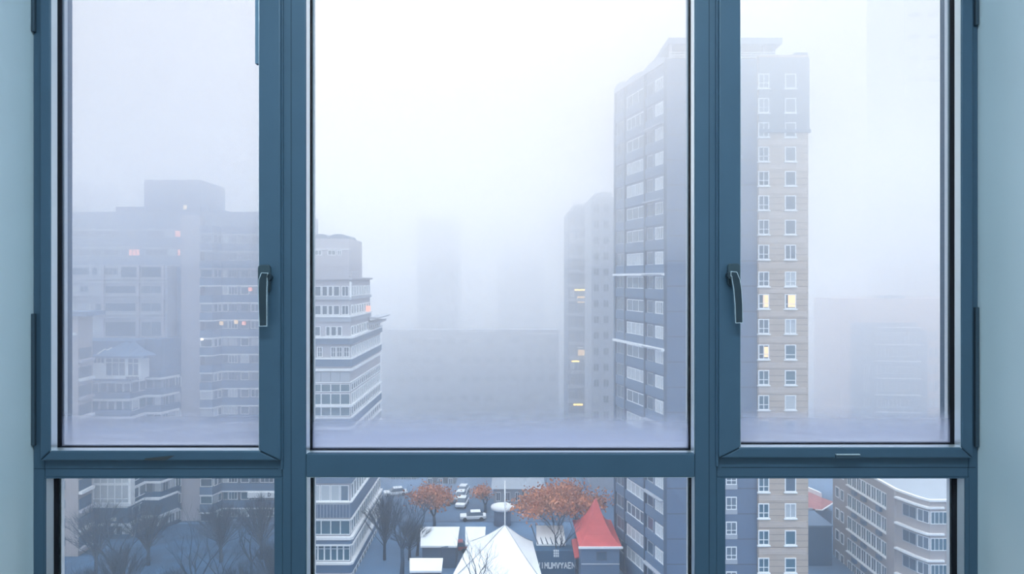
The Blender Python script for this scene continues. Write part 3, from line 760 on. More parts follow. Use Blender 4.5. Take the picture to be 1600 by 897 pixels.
m = MB(); m.tube([P(144, 557, Yq-.2), P(150, 555, Yq-.2), P(158, 549.5, Yq-.2), P(164, 545.5, Yq-.2), P(168, 547, Yq-.2), P(175, 543, Yq-.2)], .10, 6); m.build('roof_edge', M['white'], B3)
m = MB()
for q, px in enumerate(range(198, 219, 3)): m.box(X(px, Yq), X(px+2, Yq), Yq-.3, Yq-.22, Z(594-(q % 3), Yq), Z(589-(q % 2), Yq))
m.build('sign_lettering', M['slate_dark'], B3)
# big white glazed balcony below the window transom
Yc = 103.8; fc = Fac(X(143, Yc), Yc, X(216, Yc), Yc)
m = MB(); m.box(X(143, Yc), X(204, Yc), Yc, 105., Z(791, Yc), Z(745, Yc)); m.build('glazed_balcony', M['white'], B3)
wpx(fc, B3, 146, 757, 202, 787, cols=5, split=.25, pane='curtain', fw=.14)
wpx(fc, B3, 146, 744, 202, 756, cols=5, pane='curtain', fw=.12)
m = MB(); m.ribbon([(p[0], p[1]-.9) for p in plan], Z(818, 104.2), Z(793, 104.2), .9); s_ = m.build('balcony_parapet', M['teal'], B3); s_['label'] = 'tall teal blue parapet'
m = MB(); m.ribbon([(p[0], p[1]-1.0) for p in plan], Z(820, 104.2), Z(817.5, 104.2), .9); m.build('balcony_coping', M['white'], B3)
m = MB(); m.ribbon([(p[0], p[1]-1.0) for p in plan], Z(793, 104.2), Z(790, 104.2), .9); m.build('balcony_coping', M['white'], B3)
m = MB()
for x0, w in ((170, 3.2), (174, 2.8), (177.8, 2.8)):
    m.box(X(x0, 103.9), X(x0+w, 103.9), 103.9, 104.1, Z(811.2, 103.9), Z(809.6, 103.9))
    m.box(X(x0, 103.9), X(x0+.8, 103.9), 103.9, 104.1, Z(815, 103.9), Z(810, 103.9)); m.box(X(x0+w-.8, 103.9), X(x0+w, 103.9), 103.9, 104.1, Z(814.5, 103.9), Z(810, 103.9))
m.build('sign_lettering', M['white'], B3)
# right wing beyond the shaft
plan4 = [(X(313, 111.4), 111.4), (X(333, 111.4), 111.4), (X(347, 113.6), 113.6), (X(460, 113.6), 113.6)]
seg4 = [Fac(*plan4[i], *plan4[i+1]) for i in range(3)]
yb = 366.5; k = 0; ystep = 26.7
while yb < 905:
    zc = Z(yb, 113.6)
    m = MB(); m.ribbon([(p[0], p[1]-.32) for p in plan4], zc-.10, zc+.10, .34); m.build('balcony_coping', M['white'] if k > 2 else M['band_pale'], B3)
    m = MB(); m.ribbon([(p[0], p[1]-.25) for p in plan4], zc+.1, zc+1.3, .27); m.build('balcony_parapet', M['band'], B3)
    for si, spans in ((0, ((.02, .98, 1),)), (1, ((.05, .5, 1), (.5, .95, 1))), (2, ((.01, .09, 1), (.09, .22, 3), (.26, .38, 1), (.40, .52, 2), (.53, .72, 3), (.74, .95, 2)))):
        fS = seg4[si]
        if k < 9 and si < 2 and k % 2: continue
        for a, b, n in spans:
            if fS.uv(418, 400)[0] < a*fS.len and si == 2: continue
            pn = R.choice(['pane_mid', 'pane_mid', 'curtain', 'pane']) if k < 14 else R.choice(['pane', 'pane_teal', 'pane_mid', 'curtain'])
            window(fS, B3, a*fS.len, b*fS.len-.05, zc-1.45, zc-.15, cols=n, pane=pn, frame='white' if k > 2 and R.random() < .6 else 'band_pale', fw=.08)
    yb += ystep; k += 1
for px, py, mt_ in ((392, 452, 'lit_red'), (347, 505, 'lit'), (370, 503, 'lit'), (382, 505, 'lit_red')):
    bulb(seg4[2], B3, px, py, 3.0, mt_, 'small warm light on a balcony')
bulb(seg4[0], B3, 317, 530, 1.6)
# shop signs on the right wing in the low pane
u0, u1, z0, z1 = fpx(seg4[2], 389, 768, 460, 776)
strip(seg4[2], B3, 'sign_board', u0, u1, z0, z1, .7, .3, M['white'])
m = MB(); fS = seg4[2]
a0, _ = fS.uv(421, 772); zz = Z(775, 113.2)
fbox(m, fS, a0, a0+.12, zz, zz+.65, .76, .71); 
for q in range(6):
    an0, an1 = -math.pi/2+math.pi*q/6, -math.pi/2+math.pi*(q+1)/6
    for an in ((an0+an1)/2,): fbox(m, fS, a0+.08+.34*math.cos(an)-.06, a0+.08+.34*math.cos(an)+.06, zz+.325+.28*math.sin(an)-.07, zz+.325+.28*math.sin(an)+.07, .76, .71)
m.build('sign_letter', M['slate_dark'], B3)
for yy, a, b in ((813, 328, 398), (826, 360, 388), (841, 322, 400)):
    u0, u1, z0, z1 = fpx(seg4[2], max(a, 350), yy-.7, b, yy+.7); strip(seg4[2], B3, 'light_strip', u0, u1, z0, z1, .6, .2, M['white'])

# beige end wing at the far left, with balconies seen edge-on
Y5 = 98.0
B5 = thing('end_wing', 'narrow beige house end beside the left sash, slanting balcony openings on its side', 'apartment block', (X(90, Y5), Y5+6, GROUND))
m = MB(); m.box(X(40, Y5), X(122, Y5), Y5, Y5+3.4, GROUND, Z(494, Y5)); m.build('wall', M['greybeige'], B5)
m = MB(); m.box(X(40, Y5), X(140, Y5), Y5-.6, Y5+3.8, Z(494, Y5), Z(487, Y5)); m.build('roof_slab', M['slate_mid'], B5)
r5 = Fac(X(122, Y5), Y5, X(122, Y5), Y5+3.4)
k = 0; y0 = 545.
while y0 < 905:
    zt = Z(y0, Y5)
    m = MB(); fbox(m, r5, .15, 3.0, zt-1.55, zt, .10, -.02); m.build('balcony_opening', M['slate_dark'] if k < 5 else M['teal'], B5)
    m = MB(); fbox(m, r5, .1, 3.2, zt-2.0, zt-1.6, .5, -.02); m.build('balcony_slab', M['white'] if k % 2 else M['pale'], B5)
    y0 += 29.5; k += 1
f5 = Fac(X(40, Y5), Y5, X(122, Y5), Y5)
m = MB(); fbox(m, f5, fpx(f5, 126-4, 0, 130, 1)[0]-1.0, fpx(f5, 126-4, 0, 130, 1)[0]-.2, Z(523.5, Y5), Z(520, Y5), .5, 0); m.build('air_conditioner', M['white'], B5)
m = MB()
for k in range(12):
    z = Z(545+29.5*k, Y5); fbox(m, f5, fpx(f5, 97, 0, 100, 1)[0], fpx(f5, 97, 0, 102, 1)[1], z-1.2, z, .06, -.01)
m.build('side_windows', M['pane_teal'], B5)

# ------------------------------------------------------------------ 4. low oblique block on the right (seen in the low pane)
XR4 = 46.5
B4 = thing('low_apartment_block', 'low grey beige apartment block seen from above, flat roof and curved corner balconies', 'apartment block', (XR4+8, 90, GROUND))
zr4 = -24.6
YA, YBk = 78.6, 99.0
zr4 = Z(783, 78.6)
m = MB(); m.prism([(XR4, YA+4), (XR4+.9, YA+1.3), (XR4+1.6, YA), (XR4+4.2, YA), (XR4+4.2, YA+.8), (XR4+22, YA+.8), (XR4+22, YBk), (XR4, YBk)], GROUND, zr4); m.build('wall', M['greybeige'], B4)
m = MB(); m.prism([(XR4+.3, YA+4), (XR4+1.2, YA+1.5), (XR4+1.8, YA+.3), (XR4+21.7, YA+1.1), (XR4+21.7, YBk-.3), (XR4+.3, YBk-.3)], zr4, zr4+.12); m.build('flat_roof', M['roof_grey'], B4)
rim = [(XR4-.15, YBk), (XR4-.15, YA+4), (XR4+.7, YA+1.2), (XR4+1.5, YA-.15), (XR4+4.3, YA-.15)]
m = MB(); m.ribbon(rim, zr4-.05, zr4+.18, .35); m.build('roof_edge', M['white'], B4)
s4 = Fac(XR4, YBk, XR4, YA+4)
# pilasters and window rows of the long side
def u_at(px): return s4.uv(px, 800)[0]
for a, b in ((1388, 1399.5),):
    strip(s4, B4, 'pilaster', u_at(a), s4.len-.02, GROUND, zr4, .25, -.02, M['greybeige'])
nf = 5
for k in range(nf):
    zt = zr4-1.1-k*3.05
    u = u_at(1325)
    for j in range(8):
        ua = u+j*(u_at(1387)-u)/8; ub = u+(j+1)*(u_at(1387)-u)/8-.12
        window(s4, B4, ua, ub, zt-1.75, zt, cols=2, pane=R.choice(['pane_teal', 'pane', 'pane_mid']), fw=.08)
    strip(s4, B4, 'window_sill', u-.1, u_at(1387)+.1, zt-1.92, zt-1.78, .3, -.02, M['white'])
    for j in (1, 3, 6):
        ua = u+(j+.3)*(u_at(1387)-u)/8; strip(s4, B4, 'air_conditioner', ua, ua+.9, zt-2.6, zt-2.05, .4, -.02, M['slate_mid'])
    window(s4, B4, u_at(1306), u_at(1312), zt-1.5, zt, cols=1, pane='pane_mid', fw=.12)
    window(s4, B4, u_at(1314), u_at(1319), zt-1.5, zt, cols=1, pane='pane_mid', fw=.08)
    # corner: curved balcony with white slab and glazing
    cor = [(XR4, YA+4), (XR4+.9, YA+1.3), (XR4+1.6, YA), (XR4+3.6, YA)]
    zc = zt+.35-(.0 if k == 0 else 0)
    m = MB(); m.ribbon([(p[0]-.45, p[1]-.25) for p in cor], zc-.1, zc+.1, .6); m.build('balcony_slab', M['white'], B4)
    for i_, (p, q) in enumerate(((cor[0], cor[1]), (cor[1], cor[2]), (cor[2], cor[3]))):
        fS = Fac(*p, *q); window(fS, B4, .05 if i_ != 0 else .9, fS.len-.05, zt-1.55, zt-.1, cols=(2, 2, 4)[i_], pane=('pane', 'pane_mid', 'pane_teal')[i_], frame='white' if i_ else 'band_pale', fw=.07)
    fS = Fac(XR4+4.2, YA+.8, XR4+22, YA+.8)
    window(fS, B4, .7, 2.4, zt-1.7, zt-.1, cols=3, rows=2, pane='pane_teal', fw=.09)

# ------------------------------------------------------------------ 5. faint blocks deeper in the fog
def far_block(name, label, x0, x1, yt, Y, d, wallm='far', rows=None, cat='apartment block', top=None, cols=6, step=3.0, pane='pane_mid', band=None, group=None, zmin=None):
    t = thing(name, label, cat, ((X(x0, Y)+X(x1, Y))/2, Y+d/2, GROUND), group)
    zt = Z(yt, Y)
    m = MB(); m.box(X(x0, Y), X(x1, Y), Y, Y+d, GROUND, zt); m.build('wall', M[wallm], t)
    f = Fac(X(x0, Y), Y, X(x1, Y), Y)
    n = 0; z = zt-1.4
    while z-1.6 > max(GROUND, Z(745, Y) if zmin is None else zmin) and n < 90:
        for c in range(cols):
            w = f.len/cols
            window(f, t, c*w+w*.2, (c+1)*w-w*.2, z-1.5, z, cols=2, pane=pane if R.random() < .8 else 'curtain', frame='band_pale', fw=.1); n += 1
        if band: strip(f, t, 'floor_band', 0, f.len, z-2.4, z-1.7, .25, -.02, M[band])
        z -= step
    if top:
        m = MB(); a, b, h = top; m.box(X(a, Y), X(b, Y), Y+1, Y+d-1, zt, zt+h); m.build('roof_house', M[wallm], t)
    else:
        m = MB(); m.box(X(x0, Y)-.2, X(x1, Y)+.2, Y-.2, Y+.3, zt, zt+.6); m.build('roof_parapet', M[wallm], t)
    return t, f
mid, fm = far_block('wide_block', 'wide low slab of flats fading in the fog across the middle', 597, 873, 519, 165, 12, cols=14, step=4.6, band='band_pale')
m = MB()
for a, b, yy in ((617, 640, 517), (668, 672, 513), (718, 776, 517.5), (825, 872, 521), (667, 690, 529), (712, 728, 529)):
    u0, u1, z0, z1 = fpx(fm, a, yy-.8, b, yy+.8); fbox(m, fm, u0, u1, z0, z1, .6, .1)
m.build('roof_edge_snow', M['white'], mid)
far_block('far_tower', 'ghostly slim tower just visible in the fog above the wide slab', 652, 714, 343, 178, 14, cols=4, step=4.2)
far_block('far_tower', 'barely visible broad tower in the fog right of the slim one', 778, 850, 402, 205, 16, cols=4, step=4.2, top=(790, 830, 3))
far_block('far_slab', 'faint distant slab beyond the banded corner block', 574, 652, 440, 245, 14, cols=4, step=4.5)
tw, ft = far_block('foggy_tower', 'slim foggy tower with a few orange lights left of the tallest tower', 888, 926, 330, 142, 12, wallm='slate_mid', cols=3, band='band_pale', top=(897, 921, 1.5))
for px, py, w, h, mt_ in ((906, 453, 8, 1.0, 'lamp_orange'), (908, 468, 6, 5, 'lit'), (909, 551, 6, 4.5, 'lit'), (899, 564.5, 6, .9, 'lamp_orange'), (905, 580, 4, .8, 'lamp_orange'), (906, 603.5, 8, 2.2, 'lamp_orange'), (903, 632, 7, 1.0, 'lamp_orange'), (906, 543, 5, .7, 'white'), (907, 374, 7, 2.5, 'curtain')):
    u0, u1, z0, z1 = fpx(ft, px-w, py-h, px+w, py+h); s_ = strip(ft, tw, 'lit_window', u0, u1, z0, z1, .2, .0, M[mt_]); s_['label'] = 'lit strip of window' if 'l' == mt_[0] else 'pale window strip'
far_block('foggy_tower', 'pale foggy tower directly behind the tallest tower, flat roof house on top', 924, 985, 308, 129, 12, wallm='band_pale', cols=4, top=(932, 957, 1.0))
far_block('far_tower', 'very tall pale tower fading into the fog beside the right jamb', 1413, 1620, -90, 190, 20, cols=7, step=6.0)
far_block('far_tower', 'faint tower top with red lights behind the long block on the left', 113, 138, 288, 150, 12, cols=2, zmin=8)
# pink block deep in the fog on the right
Y6 = 160.0
B6 = thing('pink_apartment_block', 'faded pink apartment block with curved balconies in the fog at the right', 'apartment block', (X(1400, Y6), Y6+8, GROUND))
zr6 = Z(467, Y6)
m = MB(); m.box(X(1313, Y6), X(1560, Y6), Y6, Y6+14, GROUND, zr6); m.build('wall', M['pink_wall'], B6)
f6 = Fac(X(1313, Y6), Y6, X(1560, Y6), Y6)
u0, u1, z0, z1 = fpx(f6, 1329, 504, 1434, 660); strip(f6, B6, 'recessed_bay', u0, u1, GROUND, z1, .05, -.02, M['slate_mid'])
m = MB(); m.box(X(1386, Y6), X(1418, Y6), Y6+1, Y6+6, zr6, Z(462, Y6)); m.build('roof_house', M['slate_mid'], B6)
u0, u1, z0, z1 = fpx(f6, 1434, 516, 1448, 660); strip(f6, B6, 'drain_shaft', u0, u1, GROUND, z1, .3, -.02, M['band'])
arc = [(X(1366, Y6)+ (X(1434, Y6)-X(1366, Y6))*q/8, Y6-.2-1.3*(q/8)**.8) for q in range(9)]
for k, yy in enumerate((512, 539, 565, 592, 618, 645, 672)):
    z = Z(yy, Y6-1)
    m = MB(); m.ribbon([(p[0], p[1]-.1) for p in arc], z-.08, z+.12, .9); m.build('balcony_coping', M['white'], B6)
    m = MB(); m.ribbon(arc, z-.95, z-.08, .12); m.build('balcony_parapet', M['band'], B6)
    if k < 6:
        for a, b, n in ((1332, 1344, 1), (1350, 1358, 2), (1370, 1384, 2), (1388, 1402, 2), (1406, 1420, 2), (1451, 1457, 1), (1459, 1465, 1)):
            wpx(f6, B6, a, yy+5, b, yy+19, cols=n, pane=R.choice(['pane_mid', 'curtain', 'pane_mid']), frame='band_pale' if n == 1 else 'white', fw=.1)
bulb(f6, B6, 1470, 526, 2.2, 'lit_red', 'small reddish light')

# ------------------------------------------------------------------ 6. low houses, tents, street things
# red tiled house right of the brick wing
YH1 = 104.0
H1 = thing('gabled_house', 'small house with faded red tiles and a white snowy ridge right of the brick wing', 'house', (X(1280, YH1), YH1+5, GROUND))
x0, x1, xm = X(1232, YH1), X(1306, YH1), X(1282, YH1)
ze1, zt1, ye, yr = Z(796, YH1), Z(765, YH1+6), YH1-.4, YH1+6
m = MB(); m.box(x0+.3, x1-.6, YH1, YH1+5.5, GROUND, ze1-.25); m.build('wall', M['slate_mid'], H1)
def slab4(mb, q, t_):
    mb.hexa([(p[0], p[1], p[2]-t_) for p in q]+[tuple(p) for p in q])
zv = Z(788, YH1+.5)
m = MB(); slab4(m, [(x0, ye, zv+.3), (xm, ye, ze1), (xm, yr, zt1), (x0, yr, zt1+.1)], .15)
slab4(m, [(xm, ye, ze1), (x1, ye+.8, zv+.35), (x1+.6, yr, zt1-1.3), (xm, yr, zt1)], .15); m.build('tiled_roof', M['tile_roof'], H1)
m = MB(); slab4(m, [(x0, yr, zt1+.75), (xm-.3, yr, zt1+.75), (xm-.3, yr+1, zt1+.75), (x0, yr+1, zt1+.75)], .8)
slab4(m, [(xm-.3, yr, zt1+.75), (x1+.6, yr, zt1-.6), (x1+.6, yr+1, zt1-.6), (xm-.3, yr+1, zt1+.75)], .8); m.build('snowy_ridge', M['snow'], H1)
m = MB(); m.tube([(xm-1.0, ye-.1, ze1+.1), (xm, ye-.1, ze1+.02), (x1, ye+.7, zv+.4)], .11, 6); m.build('verge_board', M['white'], H1)
YF1 = 95.
H2 = thing('flat_roofed_annex', 'low blue grey flat roofed annex between the brick wing and the low block', 'annex', (X(1290, YF1), YF1+5, GROUND))
m = MB(); m.box(X(1225, YF1), X(1300, YF1), YF1, YF1+6, GROUND, Z(823, YF1)); m.build('wall', M['teal'], H2)
m = MB(); m.box(X(1225, YF1)-.2, X(1300, YF1)+.1, YF1-.2, YF1+6.2, Z(823, YF1), Z(820.5, YF1)); m.build('flat_roof', M['slate_mid'], H2)
m = MB(); m.box(X(1225, YF1), X(1300, YF1), YF1+6.0, YF1+6.2, Z(823, YF1), Z(817, YF1)); m.build('parapet', M['band_pale'], H2)

# white market tents
def tent(label, apex, corners, eave_px, wall_h, group=None, name='market_tent'):
    """apex and the eave corners are world points; a concave pyramid roof with white walls"""
    cx_ = sum(c[0] for c in corners)/len(corners); cy_ = sum(c[1] for c in corners)/len(corners)
    t = thing(name, label, 'tent', (cx_, cy_, GROUND), group)
    m = MB(); A = Vector(apex); N = 5
    for i in range(len(corners)):
        a, b = Vector(corners[i]), Vector(corners[(i+1) % len(corners)])
        for q in range(N):
            t0, t1 = q/N, (q+1)/N
            def cc(c, tt): 
                p = c.lerp(A, tt); p.z = c.z+(A.z-c.z)*tt**1.25; return p
            if q == N-1: m.face([cc(a, t0), cc(b, t0), A])
            else: m.face([cc(a, t0), cc(b, t0), cc(b, t1), cc(a, t1)])
    m.face([Vector(c) for c in reversed(corners)])
    m.build('canopy', M['snow'], t)
    m = MB()
    for c in corners: m.tube([(c[0], c[1], c[2]), (c[0], c[1], GROUND)], .08, 6)
    m.build('posts', M['rail'], t)
    m = MB(); cs = [Vector(c)*1.0 for c in corners]
    for c in cs: m.tube([tuple(c), tuple(c.lerp(A, .5)-Vector((0, 0, .25))), tuple(A)], .05, 5)
    m.build('seams', M['band_pale'], t)
    return t
def G(px, py, z):   # point at height z seen at the pixel
    Y = (EYE-z)*F/(py-HY); return (X(px, Y), Y, z)
ev = GROUND+3.4
ap = G(789, 820, GROUND+6.4)
tent('large white pointed tent with a mast on its peak, middle of the square', ap, [G(700, 912, ev), G(850, 912, ev), G(832, 846, ev), G(735, 846, ev)], 0, 3)
def flat_canopy(label, x0, x1, y0, y1, zc, name='market_canopy', mt_='snow', fas=True):
    a, b, c, d_ = G(x0, y1, zc), G(x1, y1, zc), G(x1, y0, zc+.9), G(x0, y0, zc+.9)
    t = thing(name, label, 'canopy', ((a[0]+b[0])/2, (a[1]+d_[1])/2, GROUND))
    m = MB(); b = (b[0], a[1], b[2]); c = (b[0], d_[1], d_[2])
    dn = lambda p: (p[0], p[1], p[2]-.25)
    m.hexa([dn(a), dn(b), dn(c), dn(d_), a, b, c, d_]); m.build('snowy_roof', M[mt_], t)
    m = MB()
    m.box(a[0]+.2, b[0]-.2, a[1]+.3, d_[1]-.3, GROUND, a[2]-.2); m.build('booth', M['slate_dark'], t)
    return t, a, b
flat_canopy('snow covered stall roof left of the pointed tent, dotted by bare branches', 657, 714, 823, 853, GROUND+3.2)
flat_canopy('narrow snowy stall roof tucked between the first stall and the pointed tent', 727, 757, 823, 851, GROUND+3.0)
tt, a, b = flat_canopy('long white stall roof with dark ribs right of the pointed tent', 838, 884, 821, 850, GROUND+3.6)
m = MB()
for q in range(6):
    u = (q+.3)/6; xx = a[0]+(b[0]-a[0])*u
    m.tube([(xx, a[1]-.05, a[2]+.04), (xx-.8, a[1]+5.5, a[2]+.72)], .09, 5)
m.build('roof_ribs', M['slate_dark'], tt)
# stall front with white lettering
fpS = Fac(X(832, 92), 92, X(900, 92), 92)
st = thing('shop_front', 'dark stall front with a row of white letters under the ribbed roof', 'kiosk', (X(868, 92), 93, GROUND))
m = MB(); m.box(X(832, 92), X(900, 92), 92, 94.2, GROUND, Z(861, 92)); m.build('wall', M['teal'], st)
m = MB(); x = 833.0
glyphs = ['H', 'V', 'I', 'M', 'U', 'M', 'V', 'Y', 'A', 'E', 'N']
for i, gph in enumerate(glyphs):
    y0, y1 = 880, 888.5; w = 4.4
    def bar(xa_, ya_, xb_, yb_, t_=.9):
        pa = Vector((X(xa_, 91.8), 0, Z(ya_, 91.8))); pb = Vector((X(xb_, 91.8), 0, Z(yb_, 91.8))); dd = (pb-pa).normalized(); n_ = Vector((-dd.z, 0, dd.x))*t_*92/F*.5
        q = [pa-n_, pb-n_, pb+n_, pa+n_]
        m.hexa([(q[0].x, 91.8, q[0].z), (q[1].x, 91.8, q[1].z), (q[1].x, 92.02, q[1].z), (q[0].x, 92.02, q[0].z), (q[3].x, 91.8, q[3].z), (q[2].x, 91.8, q[2].z), (q[2].x, 92.02, q[2].z), (q[3].x, 92.02, q[3].z)])
    for s_ in {'H': [(0,0,0,1),(1,0,1,1),(0,.5,1,.5)], 'V': [(0,0,.5,1),(1,0,.5,1)], 'I': [(.5,0,.5,1)], 'M': [(0,0,0,1),(1,0,1,1),(0,0,.5,.6),(1,0,.5,.6)], 'U': [(0,0,0,1),(1,0,1,1),(0,1,1,1)],
               'Y': [(0,0,.5,.5),(1,0,.5,.5),(.5,.5,.5,1)], 'A': [(0,1,.5,0),(1,1,.5,0),(.2,.6,.8,.6)], 'E': [(0,0,0,1),(0,0,1,0),(0,.5,.8,.5),(0,1,1,1)], 'N': [(0,1,0,0),(0,0,1,1),(1,1,1,0)]}[gph]:
        bar(x+s_[0]*w, y0+s_[1]*(y1-y0), x+s_[2]*w, y0+s_[3]*(y1-y0), 1.3)
    x += 6.1
l_ = m.build('lettering', M['white'], st); l_['label'] = 'row of white capital letters'
m = MB()
for i in range(3):
    for j in range(3): m.box(X(865+i*3, 91.9), X(867.2+i*3, 91.9), 91.9, 92.02, Z(869-j*4+1.4, 91.9), Z(869-j*4-1.4, 91.9))
m.build('notice_board', M['white'], st)
m = MB(); mp_ = Vector(ap); m.tube([mp_-Vector((0, 0, .4)), mp_+Vector((0, 0, 6.0))], .10, 8); ms = m.build('flag_pole', M['white']); tag(ms, 'slender white pole rising from the peak of the pointed tent', 'pole')

# low snowy mounds / roofs at the very bottom
flat_canopy('low snowy roof at the bottom edge left of the pointed tent', 640, 690, 872, 892, GROUND+2.6, name='snowy_roof_pavilion')

# red pointed roof pavilion
YR = 88.
RP = thing('red_roofed_pavilion', 'pavilion with a tall flared red roof beside the slate tower', 'pavilion', (X(935, YR), YR+5, GROUND))
ax, ay = X(933, YR+4), YR+5
x0, x1 = X(905, YR), X(972, YR)
ze = Z(855, YR); za = Z(778, YR+5)
prof = [(0, 0), (.12, .06), (.3, .18), (.5, .38), (.7, .62), (.86, .84), (1, 1)]
cor = [Vector((x0, YR, ze)), Vector((x1, YR, ze)), Vector((x1, YR+10, ze)), Vector((x0, YR+10, ze))]
A = Vector((X(931, YR+5), YR+5, za))
m = MB()
for i in range(4):
    a_, b_ = cor[i], cor[(i+1) % 4]
    for (t0, h0), (t1, h1) in zip(prof[:-1], prof[1:]):
        def pp(c, t_, h_): return Vector((c.x+(A.x-c.x)*t_, c.y+(A.y-c.y)*t_, c.z+(A.z-c.z)*h_))
        t0_, t1_ = t0**.8, t1**.8
        if t1 == 1: m.face([pp(a_, t0_, h0), pp(b_, t0_, h0), A])
        else: m.face([pp(a_, t0_, h0), pp(b_, t0_, h0), pp(b_, t1_, h1), pp(a_, t1_, h1)])
m.face(list(reversed(cor))); m.build('flared_roof', M['red_roof'], RP)
m = MB(); m.box(x0+.3, x1-.3, YR+.3, YR+9.7, GROUND, ze); m.build('wall', M['slate_mid'], RP)
m = MB(); m.box(x0-.1, x1+.1, YR-.12, YR+.1, ze-.2, ze+.05); m.build('eave_board', M['white'], RP)
fr = Fac(x0+.3, YR+.3, x1-.3, YR+.3)
wpx(fr, RP, 932, 862, 948, 875, cols=1, pane='pane', frame='slate_dark', fw=.1)
strip(fr, RP, 'string_course', 0, fr.len, Z(883.5, YR), Z(882, YR), .15, 0, M['band_pale'])
RQ = thing('small_red_awning', 'small red awning low beside the flared red roof', 'awning', (X(902, 92), 92.5, GROUND))
a_ = [G(893, 843, GROUND+4.2), G(912, 838, GROUND+4.5), G(910, 868, GROUND+3.0), G(898, 872, GROUND+2.8)]
m = MB(); dz = Vector((0, 0, -.2)); v_ = [Vector(p) for p in (a_[3], a_[2], a_[1], a_[0])]
m.hexa([v+dz for v in v_]+v_); m.build('canopy', M['red_roof'], RQ)
m = MB()
for v in v_: m.tube([v, (v.x, v.y, GROUND)], .07, 6)
m.build('posts', M['slate_dark'], RQ)

# far side of the square: low houses
def low_house(label, x0, x1, yt, yb_, Y, wm, rm, wins=3):
    t = thing('low_house', label, 'house', ((X(x0, Y)+X(x1, Y))/2, Y+4, GROUND))
    m = MB(); m.box(X(x0, Y), X(x1, Y), Y, Y+9, GROUND, Z(yb_, Y)); m.build('wall', M[wm], t)
    m = MB(); a, b = X(x0, Y)-.4, X(x1, Y)+.4; zb_, zt_ = Z(yb_, Y), Z(yt, Y+5)
    m.hexa([(a, Y-.5, zb_), (b, Y-.5, zb_), (b, Y+9.5, zb_), (a, Y+9.5, zb_), (a+1, Y+4, zt_), (b-1, Y+4, zt_), (b-1, Y+5, zt_), (a+1, Y+5, zt_)]); m.build('roof', M[rm], t)
    f = Fac(X(x0, Y), Y, X(x1, Y), Y)
    for q in range(wins):
        w = f.len/wins; window(f, t, w*q+w*.25, w*q+w*.75, GROUND+1.0, min(GROUND+2.6, Z(yb_, Y)-.3), cols=2, pane='pane', fw=.12)
    return t
low_house('grey hipped house at the back of the square, under the window transom', 771, 816, 748, 763, 119.5, 'band_pale', 'roof_grey')
low_house('white fronted house beside the grey hipped one, partly behind orange leaves', 818, 850, 747, 764, 120, 'white', 'roof_grey')
low_house('beige walled house across the street at the left of the square', 664, 712, 752, 770, 133, 'greybeige', 'slate_mid')
low_house('long slate roofed hall behind the orange tree', 852, 915, 744, 772, 119.5, 'slate_dark', 'slate_mid')
low_house('dim blue house beyond the bare trees on the left of the square', 606, 655, 745, 768, 136, 'slate_mid', 'slate_mid')
k_ = thing('kiosk', 'white round topped kiosk standing behind the flag pole', 'kiosk', (X(785, 111), 111, GROUND))
m = MB(); m.tube([(X(785, 111), 111, GROUND), (X(785, 111), 111, GROUND+2.6)], 1.4, 14); m.build('booth', M['slate_mid'], k_)
m = MB(); m.tube([(X(785, 111), 111, GROUND+2.6), (X(785, 111), 111, GROUND+3.0), (X(785, 111), 111, GROUND+3.3)], [1.9, 1.9, .9], 16); m.build('roof', M['white'], k_)

# cars
def car(label, px, py, rot, col, group='cars on the square'):
    g0 = Vector(G(px, py, GROUND+.06)); t = thing('car', label, 'car', g0, group); t.rotation_euler = (0, 0, rot)
    def loc(mb, nm, mt_, bv=0): 
        me_o = mb.build(nm, mt_, None, bv); me_o.parent = t; return me_o
    m = MB(); sec = [(-2.1, .35, .72), (-2.0, .3, .82), (-1.2, .3, .88), (1.9, .3, .92), (2.1, .35, .8)]
    m.prism([(-2.15, -.75), (-1.9, -.86), (1.9, -.86), (2.15, -.75), (2.15, .75), (1.9, .86), (-1.9, .86), (-2.15, .75)], .32, .86); loc(m, 'body', M[col], .12)
    m = MB(); m.hexa([(-1.1, -.8, .86), (1.7, -.8, .86), (1.7, .8, .86), (-1.1, .8, .86), (-.4, -.64, 1.42), (1.2, -.64, 1.42), (1.2, .64, 1.42), (-.4, .64, 1.42)]); loc(m, 'cabin', M['pane'], .05)
    m = MB(); m.box(-.42, 1.22, -.66, .66, 1.40, 1.47); loc(m, 'roof', M['snow' if col == 'white' else col], .03)
    for sx in (-1.35, 1.35):
        for sy in (-.84, .84):
            m = MB(); m.tube([(sx, sy-.1, .33), (sx, sy+.1, .33)], .33, 14); loc(m, 'wheel', M['gasket'])
    return t
M['car_red'] = mat('car_red', (0.5, 0.07, 0.06), 0.3); M['car_grey'] = mat('car_grey', (0.25, 0.3, 0.36), 0.3)
car('white snow topped car parked farthest up the street', 723, 771, 1.4, 'white')
car('white car in the middle of the parked three', 720, 780, 1.5, 'white')
car('white car nearest of the parked three', 722, 790, 1.45, 'white')
car('pale grey car parked beside the two pale dots left of the white cars', 694, 786, .1, 'car_grey')
car('red car standing between the snowy stall roofs', 710, 861, .1, 'car_red')
car('white car alone on the street behind the tents', 739, 812, .1, 'white')
car('white car at the left edge of the square by the corner block', 618, 774, .3, 'white')

